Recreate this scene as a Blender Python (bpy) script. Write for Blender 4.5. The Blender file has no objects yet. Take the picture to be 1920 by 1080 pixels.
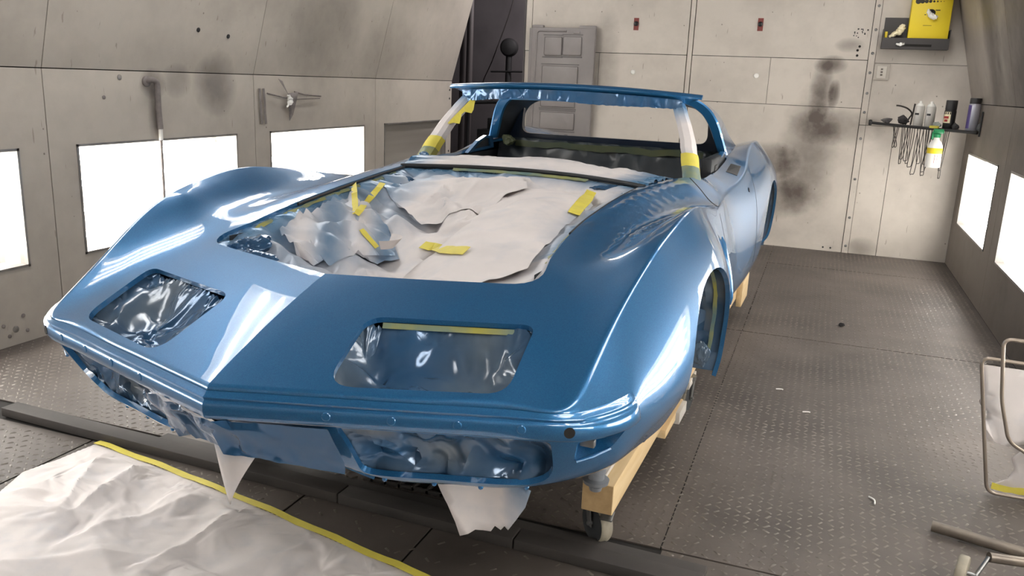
import bpy, bmesh, math, random
import numpy as np
from mathutils import Vector, Matrix, noise
from mathutils.geometry import delaunay_2d_cdt

scene = bpy.context.scene
COL = scene.collection
rng = np.random.default_rng(7)

# ------------------------------------------------------------------ camera
CAM_H = 1.30
RIGHT = Vector((0.936290817, 0.348858430, 0.040709962))
UP = Vector((-0.121769514, 0.213703717, 0.969279581))
FWD = Vector((-0.329441483, 0.912484804, -0.242569150))
FPX = 1560.8
cam_data = bpy.data.cameras.new('camera')
cam = bpy.data.objects.new('camera', cam_data)
COL.objects.link(cam)
cam_data.sensor_width = 36.0
cam_data.lens = FPX / 1920.0 * 36.0
cam_data.clip_start = 0.02
mw = Matrix.Identity(4)
for i in range(3):
    mw[i][0] = RIGHT[i]; mw[i][1] = UP[i]; mw[i][2] = -FWD[i]
mw[2][3] = CAM_H
cam.matrix_world = mw
scene.camera = cam

# ------------------------------------------------------------------ world and exposure
world = bpy.data.worlds.new('world'); scene.world = world
world.use_nodes = True
world.node_tree.nodes['Background'].inputs[0].default_value = (0.55, 0.56, 0.6, 1)
world.node_tree.nodes['Background'].inputs[1].default_value = 0.02
vs = scene.view_settings
vs.view_transform = 'Standard'; vs.look = 'None'; vs.gamma = 1.0; vs.use_curve_mapping = False
vs.exposure = 0.28
WINDOW_GLOW = 23.0     # tubes in the light boxes set into the side walls
TUBE_GLOW = 15.0       # fluorescent tubes in the hip fixtures
scene.cycles.max_bounces = 8
scene.cycles.diffuse_bounces = 5
scene.cycles.sample_clamp_indirect = 8.0

# ------------------------------------------------------------------ helpers
def link(o, parent=None):
    COL.objects.link(o)
    if parent is not None: o.parent = parent
    return o

def tag(o, label=None, cat=None, group=None, kind=None):
    if label: o['label'] = label
    if cat: o['category'] = cat
    if group: o['group'] = group
    if kind: o['kind'] = kind
    return o

def empty(name, loc=(0, 0, 0), rz=0.0, label=None, cat=None, group=None, parent=None):
    o = bpy.data.objects.new(name, None); o.empty_display_size = 0.1
    link(o, parent); o.location = loc; o.rotation_euler = (0, 0, rz)
    return tag(o, label, cat, group)

def mobj(name, verts, faces, mat=None, parent=None, smooth=False, angle=None):
    me = bpy.data.meshes.new(name)
    me.from_pydata([tuple(map(float, v)) for v in verts], [], [tuple(map(int, f)) for f in faces])
    me.update()
    if mat is not None: me.materials.append(mat)
    if smooth:
        me.polygons.foreach_set('use_smooth', [True] * len(me.polygons))
        if angle: me.set_sharp_from_angle(angle=math.radians(angle))
    return link(bpy.data.objects.new(name, me), parent)

def bm_obj(name, bm, mat=None, parent=None, smooth=False, angle=35):
    me = bpy.data.meshes.new(name)
    bmesh.ops.recalc_face_normals(bm, faces=bm.faces)
    bm.to_mesh(me); bm.free()
    if mat is not None: me.materials.append(mat)
    if smooth:
        me.polygons.foreach_set('use_smooth', [True] * len(me.polygons))
        me.set_sharp_from_angle(angle=math.radians(angle))
    return link(bpy.data.objects.new(name, me), parent)

def bm_box(bm, lo, hi, bevel=0.0, rot=None, pivot=None):
    c = [(a + b) / 2 for a, b in zip(lo, hi)]; s = [abs(b - a) for a, b in zip(lo, hi)]
    r = bmesh.ops.create_cube(bm, size=1.0, matrix=Matrix.Translation(c) @ Matrix.Diagonal((*s, 1)))
    vs_ = r['verts']
    if bevel > 0:
        es = list({e for v in vs_ for e in v.link_edges})
        q = bmesh.ops.bevel(bm, geom=es, offset=bevel, segments=2, profile=0.5, affect='EDGES')
        vs_ = list({v for f in q['faces'] for v in f.verts} | {v for v in vs_ if v.is_valid})
    if rot is not None:
        bmesh.ops.rotate(bm, verts=vs_, cent=pivot or c, matrix=rot)
    return vs_

def box(name, lo, hi, mat, parent=None, bevel=0.0, rot=None, pivot=None):
    bm = bmesh.new(); bm_box(bm, lo, hi, bevel, rot, pivot)
    return bm_obj(name, bm, mat, parent, smooth=bevel > 0, angle=40)

def bm_cyl(bm, p0, p1, r0, r1=None, seg=20, caps=True):
    p0 = Vector(p0); p1 = Vector(p1); d = p1 - p0
    m = Matrix.Translation((p0 + p1) / 2) @ d.to_track_quat('Z', 'Y').to_matrix().to_4x4()
    return bmesh.ops.create_cone(bm, cap_ends=caps, segments=seg, radius1=r0, radius2=r0 if r1 is None else r1, depth=d.length, matrix=m)['verts']

def cyl(name, p0, p1, r0, mat, parent=None, r1=None, seg=20):
    bm = bmesh.new(); bm_cyl(bm, p0, p1, r0, r1, seg)
    return bm_obj(name, bm, mat, parent, smooth=True, angle=40)

def lathe(bm, prof, p0, axis=(0, 0, 1), seg=24, caps=True):
    """revolve (radius, height) pairs about an axis that starts at p0"""
    q = Vector(axis).normalized().to_track_quat('Z', 'Y').to_matrix(); p0 = Vector(p0)
    rings = []
    for r, h_ in prof:
        rings.append([bm.verts.new(p0 + q @ Vector((r * math.cos(2 * math.pi * k / seg), r * math.sin(2 * math.pi * k / seg), h_))) for k in range(seg)])
    for a, b in zip(rings, rings[1:]):
        for k in range(seg): bm.faces.new((a[k], a[(k + 1) % seg], b[(k + 1) % seg], b[k]))
    if caps: bm.faces.new(rings[0][::-1]); bm.faces.new(rings[-1])

def smooth_path(pts, n=8, closed=False):
    P = [Vector(p) for p in pts]; out = []
    m = len(P) if closed else len(P) - 1
    for i in range(m):
        g = lambda k: P[k % len(P)] if closed else P[min(max(k, 0), len(P) - 1)]
        p0, p1, p2, p3 = g(i - 1), g(i), g(i + 1), g(i + 2)
        for k in range(n):
            t = k / n
            out.append(0.5 * ((2 * p1) + (p2 - p0) * t + (2 * p0 - 5 * p1 + 4 * p2 - p3) * t * t + (3 * p1 - p0 - 3 * p2 + p3) * t ** 3))
    if not closed: out.append(P[-1])
    return out

def bm_tube(bm, pts, r, seg=8, closed=False, caps=True):
    P = [Vector(p) for p in pts]; n = len(P); rings = []
    nrm = None
    for i in range(n):
        a = P[(i - 1) % n] if closed or i > 0 else P[i]; b = P[(i + 1) % n] if closed or i < n - 1 else P[i]
        t = (b - a).normalized()
        if nrm is None:
            nrm = t.orthogonal().normalized()
        else:
            nrm = (nrm - t * nrm.dot(t)); nrm = nrm.normalized() if nrm.length > 1e-6 else t.orthogonal().normalized()
        bn = t.cross(nrm); rr = r[i] if hasattr(r, '__len__') else r
        rings.append([bm.verts.new(P[i] + rr * (math.cos(2 * math.pi * k / seg) * nrm + math.sin(2 * math.pi * k / seg) * bn)) for k in range(seg)])
    for i in range(n if closed else n - 1):
        A, B = rings[i], rings[(i + 1) % n]
        for k in range(seg): bm.faces.new((A[k], A[(k + 1) % seg], B[(k + 1) % seg], B[k]))
    if caps and not closed:
        bm.faces.new(rings[0][::-1]); bm.faces.new(rings[-1])

def tube(name, pts, r, mat, parent=None, seg=8, closed=False):
    bm = bmesh.new(); bm_tube(bm, pts, r, seg, closed)
    return bm_obj(name, bm, mat, parent, smooth=True, angle=50)

def ribbon(name, pts, width, mat, parent=None, thick=0.0008, nrm=None, rag=0.0):
    """flat strip (tape) that follows points; nrm gives the surface normal at the strip"""
    P = [Vector(p) for p in pts]; V = []; F = []
    for i, p in enumerate(P):
        t = (P[min(i + 1, len(P) - 1)] - P[max(i - 1, 0)]).normalized()
        n_ = Vector(nrm[i] if isinstance(nrm, list) else nrm).normalized()
        s = t.cross(n_).normalized() * width / 2
        e1, e2 = (random.uniform(-rag, rag), random.uniform(-rag, rag)) if rag else (0, 0)
        for q in (p - s * (1 + e1), p + s * (1 + e2)):
            V.append(q + n_ * thick); V.append(q)
    for i in range(len(P) - 1):
        a = 4 * i; b = a + 4
        F += [(a, a + 2, b + 2, b), (a + 1, b + 1, b + 3, a + 3), (a, b, b + 1, a + 1), (a + 2, a + 3, b + 3, b + 2)]
    e = 4 * (len(P) - 1)
    F += [(0, 1, 3, 2), (e, e + 2, e + 3, e + 1)]
    return mobj(name, V, F, mat, parent)

def in_poly(pts, poly):
    x, y = pts[:, 0], pts[:, 1]; inside = np.zeros(len(pts), bool); n = len(poly)
    for i in range(n):
        x1, y1 = poly[i]; x2, y2 = poly[(i + 1) % n]
        if y1 == y2: continue
        c = ((y1 > y) != (y2 > y)) & (x < (x2 - x1) * (y - y1) / (y2 - y1) + x1)
        inside ^= c
    return inside

def resample(poly, sp, closed=True):
    P = np.asarray(poly, float); out = []
    n = len(P) if closed else len(P) - 1
    for i in range(n):
        a = P[i]; b = P[(i + 1) % len(P)]
        k = max(1, int(math.ceil(np.linalg.norm(b - a) / sp)))
        for j in range(k): out.append(a + (b - a) * j / k)
    if not closed: out.append(P[-1])
    return np.array(out)

def round_poly(poly, r, n=6):
    P = [Vector(p).to_2d() if len(p) > 2 else Vector(p) for p in poly]; out = []; m = len(P)
    R = r if hasattr(r, '__len__') else [r] * m
    for i in range(m):
        p = P[i]; a = (P[i - 1] - p); b = (P[(i + 1) % m] - p)
        d = min(R[i], a.length * .48, b.length * .48)
        A = p + a.normalized() * d; B = p + b.normalized() * d
        for k in range(n + 1):
            t = k / n; out.append(tuple((1 - t) ** 2 * A + 2 * t * (1 - t) * p + t * t * B))
    return out

def triangulate(outline, holes=(), sp=0.02, keep=False, extra=None, pad=.5):
    """constrained triangulation of a 2D region; returns points and triangles"""
    loops = [np.asarray(outline, float) if keep else resample(outline, sp)] + [resample(h_, sp) for h_ in holes]
    allb = np.vstack(loops); near_ = allb if extra is None else np.vstack([allb, extra])
    lo, hi = loops[0].min(0), loops[0].max(0)
    gx = np.arange(lo[0] + sp / 2, hi[0], sp); gy = np.arange(lo[1] + sp * .43, hi[1], sp * 0.866)
    G = np.array([(x + (sp / 2 if j % 2 else 0), y) for j, y in enumerate(gy) for x in gx]) if len(gx) and len(gy) else np.zeros((0, 2))
    if len(G):
        m = in_poly(G, loops[0])
        for h_ in loops[1:]: m &= ~in_poly(G, h_)
        G = G[m]
    if len(G):
        keepm = np.ones(len(G), bool)
        for a in range(0, len(G), 2000):
            d = np.sqrt(((G[a:a + 2000, None, :] - near_[None]) ** 2).sum(-1)).min(1)
            keepm[a:a + 2000] = d > sp * pad
        G = G[keepm]
    pts = np.vstack([near_, G]) if len(G) else near_
    edges = []; o = 0
    for L in loops:
        n = len(L); edges += [(o + i, o + (i + 1) % n) for i in range(n)]; o += n
    r = delaunay_2d_cdt([Vector(p) for p in pts], edges, [], 0, 1e-7)
    V = np.array([tuple(v) for v in r[0]]); F = np.array([f for f in r[2] if len(f) == 3])
    C = V[F].mean(1)
    m = in_poly(C, loops[0])
    for h_ in loops[1:]: m &= ~in_poly(C, h_)
    return V, F[m]

class Spline:
    """natural cubic spline through rows of Y at knots x"""
    def __init__(s, x, Y):
        s.x = np.asarray(x, float); s.Y = np.asarray(Y, float); n = len(s.x); h_ = np.diff(s.x)
        A = np.eye(n); B = np.zeros((n,) + s.Y.shape[1:])
        for i in range(1, n - 1):
            A[i, i - 1] = h_[i - 1]; A[i, i] = 2 * (h_[i - 1] + h_[i]); A[i, i + 1] = h_[i]
            B[i] = 6 * ((s.Y[i + 1] - s.Y[i]) / h_[i] - (s.Y[i] - s.Y[i - 1]) / h_[i - 1])
        s.M = np.linalg.solve(A, B.reshape(n, -1)).reshape(B.shape)
    def __call__(s, t):
        t = np.clip(np.asarray(t, float), s.x[0], s.x[-1]); i = np.clip(np.searchsorted(s.x, t) - 1, 0, len(s.x) - 2)
        h_ = s.x[i + 1] - s.x[i]; sh = (...,) + (None,) * (s.Y.ndim - 1)
        a = ((s.x[i + 1] - t) / h_)[sh]; b = ((t - s.x[i]) / h_)[sh]; h2 = (h_ ** 2 / 6)[sh]
        return a * s.Y[i] + b * s.Y[i + 1] + ((a ** 3 - a) * s.M[i] + (b ** 3 - b) * s.M[i + 1]) * h2

class TPS:
    """thin-plate height field z(u, v)"""
    def __init__(s, P, Z, lam=1e-5):
        s.P = np.asarray(P, float); n = len(s.P)
        K = s.k(s.P, s.P) + np.diag(np.broadcast_to(lam, n)); Q = np.hstack([np.ones((n, 1)), s.P])
        A = np.block([[K, Q], [Q.T, np.zeros((3, 3))]])
        s.w = np.linalg.solve(A, np.concatenate([Z, np.zeros(3)]))
    @staticmethod
    def k(A, B):
        r2 = ((A[:, None] - B[None]) ** 2).sum(-1); return np.where(r2 > 1e-14, r2 * np.log(np.maximum(r2, 1e-14)), 0) * .5
    def __call__(s, Q):
        Q = np.asarray(Q, float); out = np.empty(len(Q))
        for a in range(0, len(Q), 4000):
            q = Q[a:a + 4000]; out[a:a + 4000] = s.k(q, s.P) @ s.w[:-3] + s.w[-3] + q @ s.w[-2:]
        return out

def subdivide(V, F, H):
    """split every triangle in four"""
    F = np.asarray(F); E = np.sort(np.vstack([F[:, [0, 1]], F[:, [1, 2]], F[:, [2, 0]]]), axis=1)
    U, inv = np.unique(E, axis=0, return_inverse=True); inv = inv.ravel(); n = len(V); m = len(F)
    V2 = np.vstack([V, V[U].mean(1)]); H2 = np.concatenate([H, H[U].mean(1)])
    a, b, c = F.T; ab, bc, ca = n + inv[:m], n + inv[m:2 * m], n + inv[2 * m:]
    return V2, np.vstack([np.c_[a, ab, ca], np.c_[ab, b, bc], np.c_[ca, bc, c], np.c_[ab, bc, ca]]), H2

def crumple(outline, cell, seed, levels=2, soft=2, fine=.35, holes=(), stretch=1.0):
    """crumpled sheet: random facets whose folds follow the mesh edges; returns points, triangles, height in [-1, 1]"""
    g = np.random.default_rng(seed)
    loops = [resample(outline, cell * .6)] + [resample(h_, cell * .6) for h_ in holes]
    allb = np.vstack(loops); lo, hi = loops[0].min(0), loops[0].max(0)
    n = int((hi - lo).prod() / cell ** 2 * 2.2) + 20; C = g.uniform(lo, hi, (n, 2)); C = C[in_poly(C, loops[0])]; keep_ = []
    for p in C:                                       # dart throwing with uneven spacing
        r = cell * g.choice([.45, .8, 1.25], p=[.3, .45, .25])
        if np.sqrt(((allb - p) ** 2).sum(1)).min() > cell * .35 and (not keep_ or np.sqrt((((np.array(keep_) - p) * [1, stretch]) ** 2).sum(1)).min() > r): keep_.append(p)
    P = np.vstack([allb, np.array(keep_)]) if keep_ else allb
    edges = []; o = 0
    for L in loops: edges += [(o + i, o + (i + 1) % len(L)) for i in range(len(L))]; o += len(L)
    r = delaunay_2d_cdt([Vector(p) for p in P], edges, [], 0, 1e-7)
    V = np.array([tuple(v) for v in r[0]]); F = np.array([f for f in r[2] if len(f) == 3]); C = V[F].mean(1); m = in_poly(C, loops[0])
    for h_ in loops[1:]: m &= ~in_poly(C, h_)
    F = F[m]; H = g.uniform(-1, 1, len(V))
    for k in range(levels):
        n0 = len(V); V, F, H = subdivide(V, F, H)
        if k < levels - 1 or levels == 1: H[n0:] += g.normal(0, fine / (k + 1), len(V) - n0)
    E = np.unique(np.sort(np.vstack([F[:, [0, 1]], F[:, [1, 2]], F[:, [2, 0]]]), axis=1), axis=0)
    for _ in range(soft):
        S = np.zeros(len(V)); N = np.zeros(len(V))
        for a, b in ((0, 1), (1, 0)): np.add.at(S, E[:, a], H[E[:, b]]); np.add.at(N, E[:, a], 1)
        H = .5 * H + .5 * S / np.maximum(N, 1)
    return V, F, H

def facets(P, n, lo, hi, amp, slope, seed):
    """crumple: difference of two envelopes of random planes -> flat facets with sharp folds"""
    g = np.random.default_rng(seed); out = 0
    for sgn in (1, -1):
        c = g.uniform(lo, hi, (n, 2)); gr = g.normal(0, slope, (n, 2)); z0 = g.uniform(0, amp, n)
        d = ((P[:, None] - c[None]) * gr[None]).sum(-1) + z0[None] + .9 * slope * np.sqrt(((P[:, None] - c[None]) ** 2).sum(-1))
        out = out + sgn * d.min(1)
    return out - out.mean()

# ------------------------------------------------------------------ materials
def srgb(r, g, b):
    f = lambda c: ((c / 255 + 0.055) / 1.055) ** 2.4 if c > 10 else c / 255 / 12.92
    return (f(r), f(g), f(b), 1.0)

def newmat(name):
    m = bpy.data.materials.new(name); m.use_nodes = True
    nt = m.node_tree; b = nt.nodes['Principled BSDF']
    return m, nt, b

def nd(nt, typ, **kw):
    n = nt.nodes.new(typ)
    for k_, v in kw.items(): setattr(n, k_, v)
    return n

def ramp(nt, src, stops):
    r = nd(nt, 'ShaderNodeValToRGB'); e = r.color_ramp.elements
    while len(e) < len(stops): e.new(0.5)
    for el, (p, c) in zip(e, stops): el.position = p; el.color = c if len(c) == 4 else (*c, 1)
    nt.links.new(src, r.inputs[0]); return r.outputs[0]

def coords(nt, scale=1.0, kind='Object', stretch=None):
    tc = nd(nt, 'ShaderNodeTexCoord'); mp = nd(nt, 'ShaderNodeMapping')
    mp.inputs['Scale'].default_value = stretch or (scale,) * 3
    nt.links.new(tc.outputs[kind], mp.inputs[0]); return mp.outputs[0]

def tex_noise(nt, vec, scale, detail=4, rough=.55):
    n = nd(nt, 'ShaderNodeTexNoise'); n.inputs['Scale'].default_value = scale; n.inputs['Detail'].default_value = detail
    n.inputs['Roughness'].default_value = rough
    if vec is not None: nt.links.new(vec, n.inputs['Vector'])
    return n.outputs['Fac']

def mixc(nt, fac, a, b, mode='MIX'):
    m = nd(nt, 'ShaderNodeMix', data_type='RGBA', blend_type=mode)
    for sock, val in ((m.inputs[0], fac), (m.inputs[6], a), (m.inputs[7], b)):
        if hasattr(val, 'links') or hasattr(val, 'is_output'): nt.links.new(val, sock)
        else: sock.default_value = val
    return m.outputs[2]

def bump(nt, b, src, strength, dist=0.01):
    n = nd(nt, 'ShaderNodeBump'); n.inputs['Strength'].default_value = strength; n.inputs['Distance'].default_value = dist
    nt.links.new(src, n.inputs['Height']); nt.links.new(n.outputs[0], b.inputs['Normal'])

def plain(name, col, rough=.5, metal=0.0, col2=None, scale=8.0, bmp=0.0, bscale=60.0, spec=.5, coat=0.0, stretch=None, detail=4):
    m, nt, b = newmat(name)
    b.inputs['Roughness'].default_value = rough; b.inputs['Metallic'].default_value = metal
    b.inputs['Specular IOR Level'].default_value = spec; b.inputs['Coat Weight'].default_value = coat
    v = coords(nt, stretch=stretch) if (col2 or bmp) else None
    if col2:
        c = ramp(nt, tex_noise(nt, v, scale, detail), [(.3, col), (.7, col2)]); nt.links.new(c, b.inputs['Base Color'])
    else: b.inputs['Base Color'].default_value = col
    if bmp: bump(nt, b, tex_noise(nt, v, bscale, 3), bmp, .003)
    return m

def glow(name, col, strength):
    m, nt, b = newmat(name)
    b.inputs['Base Color'].default_value = (.8, .8, .8, 1); b.inputs['Emission Color'].default_value = col
    b.inputs['Emission Strength'].default_value = strength
    return m

def math_n(nt, op, a, b_=None, clamp=False):
    n = nd(nt, 'ShaderNodeMath', operation=op); n.use_clamp = clamp
    for i, val in enumerate((a, b_)):
        if val is None: continue
        if hasattr(val, 'is_output'): nt.links.new(val, n.inputs[i])
        else: n.inputs[i].default_value = val
    return n.outputs[0]

def wall_mat(name, base, dirty, axes, smudges, grime=.5, rough=.45, seed=0.0, drips=True):
    """painted booth panel with grime, overspray smudges (a, b, ra, rb, strength) placed in wall metres"""
    m, nt, b = newmat(name)
    v = coords(nt); b.inputs['Roughness'].default_value = rough; b.inputs['Specular IOR Level'].default_value = .35
    sep = nd(nt, 'ShaderNodeSeparateXYZ'); nt.links.new(v, sep.inputs[0])
    A, B = sep.outputs[axes[0]], sep.outputs[axes[1]]
    big = tex_noise(nt, v, 1.3 + seed, 5, .6); fine = tex_noise(nt, v, 9.0, 6, .65)
    f = math_n(nt, 'MULTIPLY', math_n(nt, 'SUBTRACT', math_n(nt, 'ADD', big, math_n(nt, 'MULTIPLY', fine, .35)), .58), 2.2 * grime, True)
    tot = f
    wob = tex_noise(nt, v, 6.0, 4, .6)
    for (a0, b0, ra, rb, st) in smudges:
        da = math_n(nt, 'DIVIDE', math_n(nt, 'SUBTRACT', A, a0), ra); db = math_n(nt, 'DIVIDE', math_n(nt, 'SUBTRACT', B, b0), rb)
        d = math_n(nt, 'ADD', math_n(nt, 'MULTIPLY', da, da), math_n(nt, 'MULTIPLY', db, db))
        d = math_n(nt, 'ADD', d, math_n(nt, 'MULTIPLY', math_n(nt, 'SUBTRACT', wob, .5), .8))
        g = math_n(nt, 'MULTIPLY', math_n(nt, 'SUBTRACT', 1.0, d, True), st)
        tot = math_n(nt, 'ADD', tot, g)
    tot = math_n(nt, 'MINIMUM', tot, 1.0)
    c = mixc(nt, tot, base, dirty)
    if drips:
        vs2 = coords(nt, stretch=(14, 14, 2.2)); sp = tex_noise(nt, vs2, 3.0, 2, .5)
        c = mixc(nt, ramp(nt, sp, [(.71, (0, 0, 0)), (.75, (.55, .55, .55))]), c, srgb(120, 108, 96))
        vo = nd(nt, 'ShaderNodeTexVoronoi'); vo.inputs['Scale'].default_value = 7.0; nt.links.new(v, vo.inputs['Vector'])
        c = mixc(nt, ramp(nt, vo.outputs['Distance'], [(.028, (.75, .75, .75)), (.045, (0, 0, 0))]), c, srgb(96, 86, 78))
    nt.links.new(c, b.inputs['Base Color'])
    bump(nt, b, fine, .06, .004)
    return m

# car paint: blue metallic base under a clear coat
PAINT, nt, b = newmat('blue_metallic_paint')
v = coords(nt)
vo = nd(nt, 'ShaderNodeTexVoronoi'); vo.inputs['Scale'].default_value = 900.0; nt.links.new(v, vo.inputs['Vector'])
c = mixc(nt, math_n(nt, 'MULTIPLY', vo.outputs['Color'], .5), (0.016, 0.116, 0.290, 1), (0.042, 0.262, 0.520, 1))
nt.links.new(c, b.inputs['Base Color'])
b.inputs["Metallic"].default_value = 0.55; b.inputs['Roughness'].default_value = 0.38
b.inputs['Coat Weight'].default_value = 1.0; b.inputs['Coat Roughness'].default_value = 0.02; b.inputs['Coat IOR'].default_value = 1.75
bump(nt, b, tex_noise(nt, v, 55.0, 1), .01, .001)

def mist_mat(name, clean, clean2, rough, paint=(0.055, 0.20, 0.37, 1), prough=.22, sheen=.5, trans=0.0):
    """masking film or paper; the 'mist' attribute is how much blue overspray has landed on it"""
    m, nt, b = newmat(name)
    v = coords(nt); a = nd(nt, 'ShaderNodeAttribute', attribute_name='mist')
    n = tex_noise(nt, v, 14.0, 5)
    f = math_n(nt, 'ADD', a.outputs['Fac'], math_n(nt, 'MULTIPLY', math_n(nt, 'SUBTRACT', n, .5), .5), True)
    base = ramp(nt, tex_noise(nt, v, 5.0, 3), [(.35, clean), (.7, clean2)])
    nt.links.new(mixc(nt, f, base, paint), b.inputs['Base Color'])
    r = nd(nt, 'ShaderNodeMapRange'); r.inputs['To Min'].default_value = rough; r.inputs['To Max'].default_value = prough
    nt.links.new(f, r.inputs['Value']); nt.links.new(r.outputs[0], b.inputs['Roughness'])
    nt.links.new(math_n(nt, 'MULTIPLY', f, .35), b.inputs['Metallic'])
    b.inputs['Specular IOR Level'].default_value = sheen
    if trans: b.inputs['Transmission Weight'].default_value = trans
    bump(nt, b, tex_noise(nt, v, 90.0, 3), .05, .002)
    return m

PAPER = mist_mat('masking_paper', srgb(218, 211, 208), srgb(206, 200, 198), .62, sheen=.3)
FILM = mist_mat('masking_film', srgb(78, 90, 100), srgb(116, 124, 128), .20, paint=(0.026, 0.105, 0.23, 1), prough=.16, sheen=.9)
DARKFILM = mist_mat('dark_masking_film', srgb(58, 62, 66), srgb(78, 80, 82), .35, paint=(.02, .06, .08, 1), sheen=.6)
TAPE = plain('yellow_masking_tape', srgb(218, 204, 82), .6, col2=srgb(204, 190, 80), scale=20, bmp=.15)
TAPE_MIST = plain('oversprayed_tape', srgb(158, 152, 72), .45, col2=srgb(92, 120, 124), scale=9)
TAPE_DULL = plain('dull_green_tape', srgb(70, 84, 66), .5, col2=srgb(92, 96, 62), scale=6)
RUBBER = plain('black_rubber', srgb(34, 36, 38), .6)
BLACK = plain('black_interior', srgb(22, 25, 29), .55, col2=srgb(34, 37, 40), scale=5)
WOOD = plain('raw_pine', srgb(206, 184, 144), .7, col2=srgb(188, 160, 118), scale=3.0, stretch=(9, 1.0, 9), bmp=.1)
WOOD_END = plain('pine_end_grain', srgb(178, 150, 108), .75, col2=srgb(152, 124, 86), scale=24)
WOOD_WHITE = plain('whitewashed_wood', srgb(196, 190, 182), .6, col2=srgb(170, 166, 160), scale=6)
STEEL = plain('dull_zinc', srgb(150, 150, 150), .38, .8, col2=srgb(110, 110, 108), scale=14)
GALV = plain('grey_bushing', srgb(128, 132, 138), .45, .3)
CASTER_BLACK = plain('caster_hub', srgb(48, 50, 52), .5)
CASTER_TREAD = plain('caster_tread', srgb(150, 142, 126), .7, col2=srgb(118, 112, 100), scale=18)
FLOOR = plain('dark_tread_plate', srgb(98, 90, 84), .55, .15, col2=srgb(64, 58, 54), scale=1.9, bmp=.25, bscale=35, detail=8)
FLOOR_DARK = plain('dark_steel_edge', srgb(58, 53, 50), .75, 0, col2=srgb(44, 41, 39), scale=4, bmp=.15)
LUG = plain('tread_lug', srgb(122, 114, 106), .42, .25, col2=srgb(86, 79, 73), scale=1.7, detail=6)
GAP = plain('dark_gap', srgb(26, 23, 21), .9)
TRIM = plain('aluminium_trim', srgb(150, 146, 142), .4, .5, col2=srgb(120, 116, 112), scale=9)
BOXTUBE = glow('lightbox_tube', (1.0, 0.975, 0.94, 1), WINDOW_GLOW)
BOXWHITE = plain('lightbox_reflector', srgb(178, 175, 170), .5)
PANE = bpy.data.materials.new('window_glass'); PANE.use_nodes = True
_n = PANE.node_tree.nodes; _n.clear(); _o = _n.new('ShaderNodeOutputMaterial'); _m = _n.new('ShaderNodeMixShader'); _t = _n.new('ShaderNodeBsdfTransparent'); _g = _n.new('ShaderNodeBsdfGlossy')
_t.inputs[0].default_value = (.93, .93, .92, 1); _g.inputs['Roughness'].default_value = .03; _m.inputs[0].default_value = .06
for _a, _b in ((_t.outputs[0], _m.inputs[1]), (_g.outputs[0], _m.inputs[2]), (_m.outputs[0], _o.inputs[0])): PANE.node_tree.links.new(_a, _b)
TUBE = glow('fluorescent_tube', (1.0, 0.985, 0.965, 1), TUBE_GLOW)
FIXTURE = plain('white_fixture', srgb(205, 202, 198), .4)
CEIL = plain('ceiling_filter', srgb(66, 66, 70), .9, col2=srgb(54, 54, 58), scale=3)
CEIL_BAR = plain('ceiling_bar', srgb(40, 40, 43), .6)
GREYPANEL = plain('grey_plastic', srgb(138, 132, 130), .5, col2=srgb(122, 116, 115), scale=3)
DARKROOM = plain('dark_room', srgb(96, 91, 93), .8, col2=srgb(78, 73, 75), scale=2)
DARKMETAL = plain('dark_metal', srgb(44, 43, 44), .5, .3)
YELLOWBOX = plain('yellow_card', srgb(222, 196, 32), .5)
INK = plain('black_ink', srgb(40, 36, 22), .6)
REDTAPE = plain('red_brown_tape', srgb(132, 66, 60), .7, col2=srgb(112, 54, 50), scale=30)
WHITEPLASTIC = plain('white_plastic', srgb(226, 224, 218), .4)
GLOVE = plain('latex_glove', srgb(226, 214, 178), .45)
GREEN = plain('green_plastic', srgb(28, 120, 74), .35)
PURPLE = plain('purple_print', srgb(74, 60, 118), .35)
SILVERCAN = plain('silver_can', srgb(176, 176, 186), .3, .5)
WHITECAN = plain('pale_can', srgb(200, 196, 190), .35, .2)
BLACKCAN = plain('black_can', srgb(30, 29, 30), .35)
CREAMLABEL = plain('cream_label', srgb(216, 206, 172), .5)
REDINK = plain('red_ink', srgb(150, 40, 38), .5)
WIRE = plain('dark_wire', srgb(46, 42, 40), .5, .4)
GREYRAG = plain('grey_rag', srgb(112, 108, 106), .85, col2=srgb(84, 80, 80), scale=20)

# ================================================================== THE CAR BODY
# car frame: u sideways, v towards the rear (0 at the nose), z above the floor
CAR_T = (-1.12035, 1.29160, 0.0); CAR_A = -0.02285
car = empty('car_body', CAR_T, CAR_A, 'blue sports car shell with masked openings standing on a wooden dolly', 'car')

# side skirt net: rows from the top edge / fender crest (r0) to the sill (r5)
K = .3214
NET = []
def col(*rows): NET.append(rows)
for u, za, zb, zc_ in ((0, .555, .510, .486), (.12, .550, .502, .476), (.2, .535, .475, .448), (.30, .518, .448, .415), (.42, .515, .445, .412)):
    col((u, K*u, .668), (u, K*u, .634), (u, K*u+.004, .598), (u, K*u+.05, za), (u, K*u+.09, zb), (u*.98, K*u+.15, zc_))
col((.62, .199, .668), (.62, .199, .634), (.62, .203, .598), (.618, .248, .515), (.605, .285, .450), (.575, .35, .415))
col((.700, .225, .668), (.716, .234, .634), (.718, .240, .598), (.708, .285, .520), (.685, .335, .460), (.645, .41, .420))
col((.7165, .310, .715), (.782, .300, .640), (.784, .312, .598), (.766, .345, .522), (.735, .395, .465), (.690, .46, .425))
col((.7285, .450, .797), (.797, .440, .698), (.829, .445, .606), (.805, .470, .525), (.770, .500, .468), (.720, .54, .428))
col((.754, .650, .897), (.832, .645, .735), (.863, .650, .612), (.838, .655, .530), (.805, .660, .470), (.755, .67, .428))
col((.766, .850, .948), (.850, .850, .780), (.880, .850, .630), (.858, .850, .530), (.828, .850, .470), (.785, .85, .420))
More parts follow.
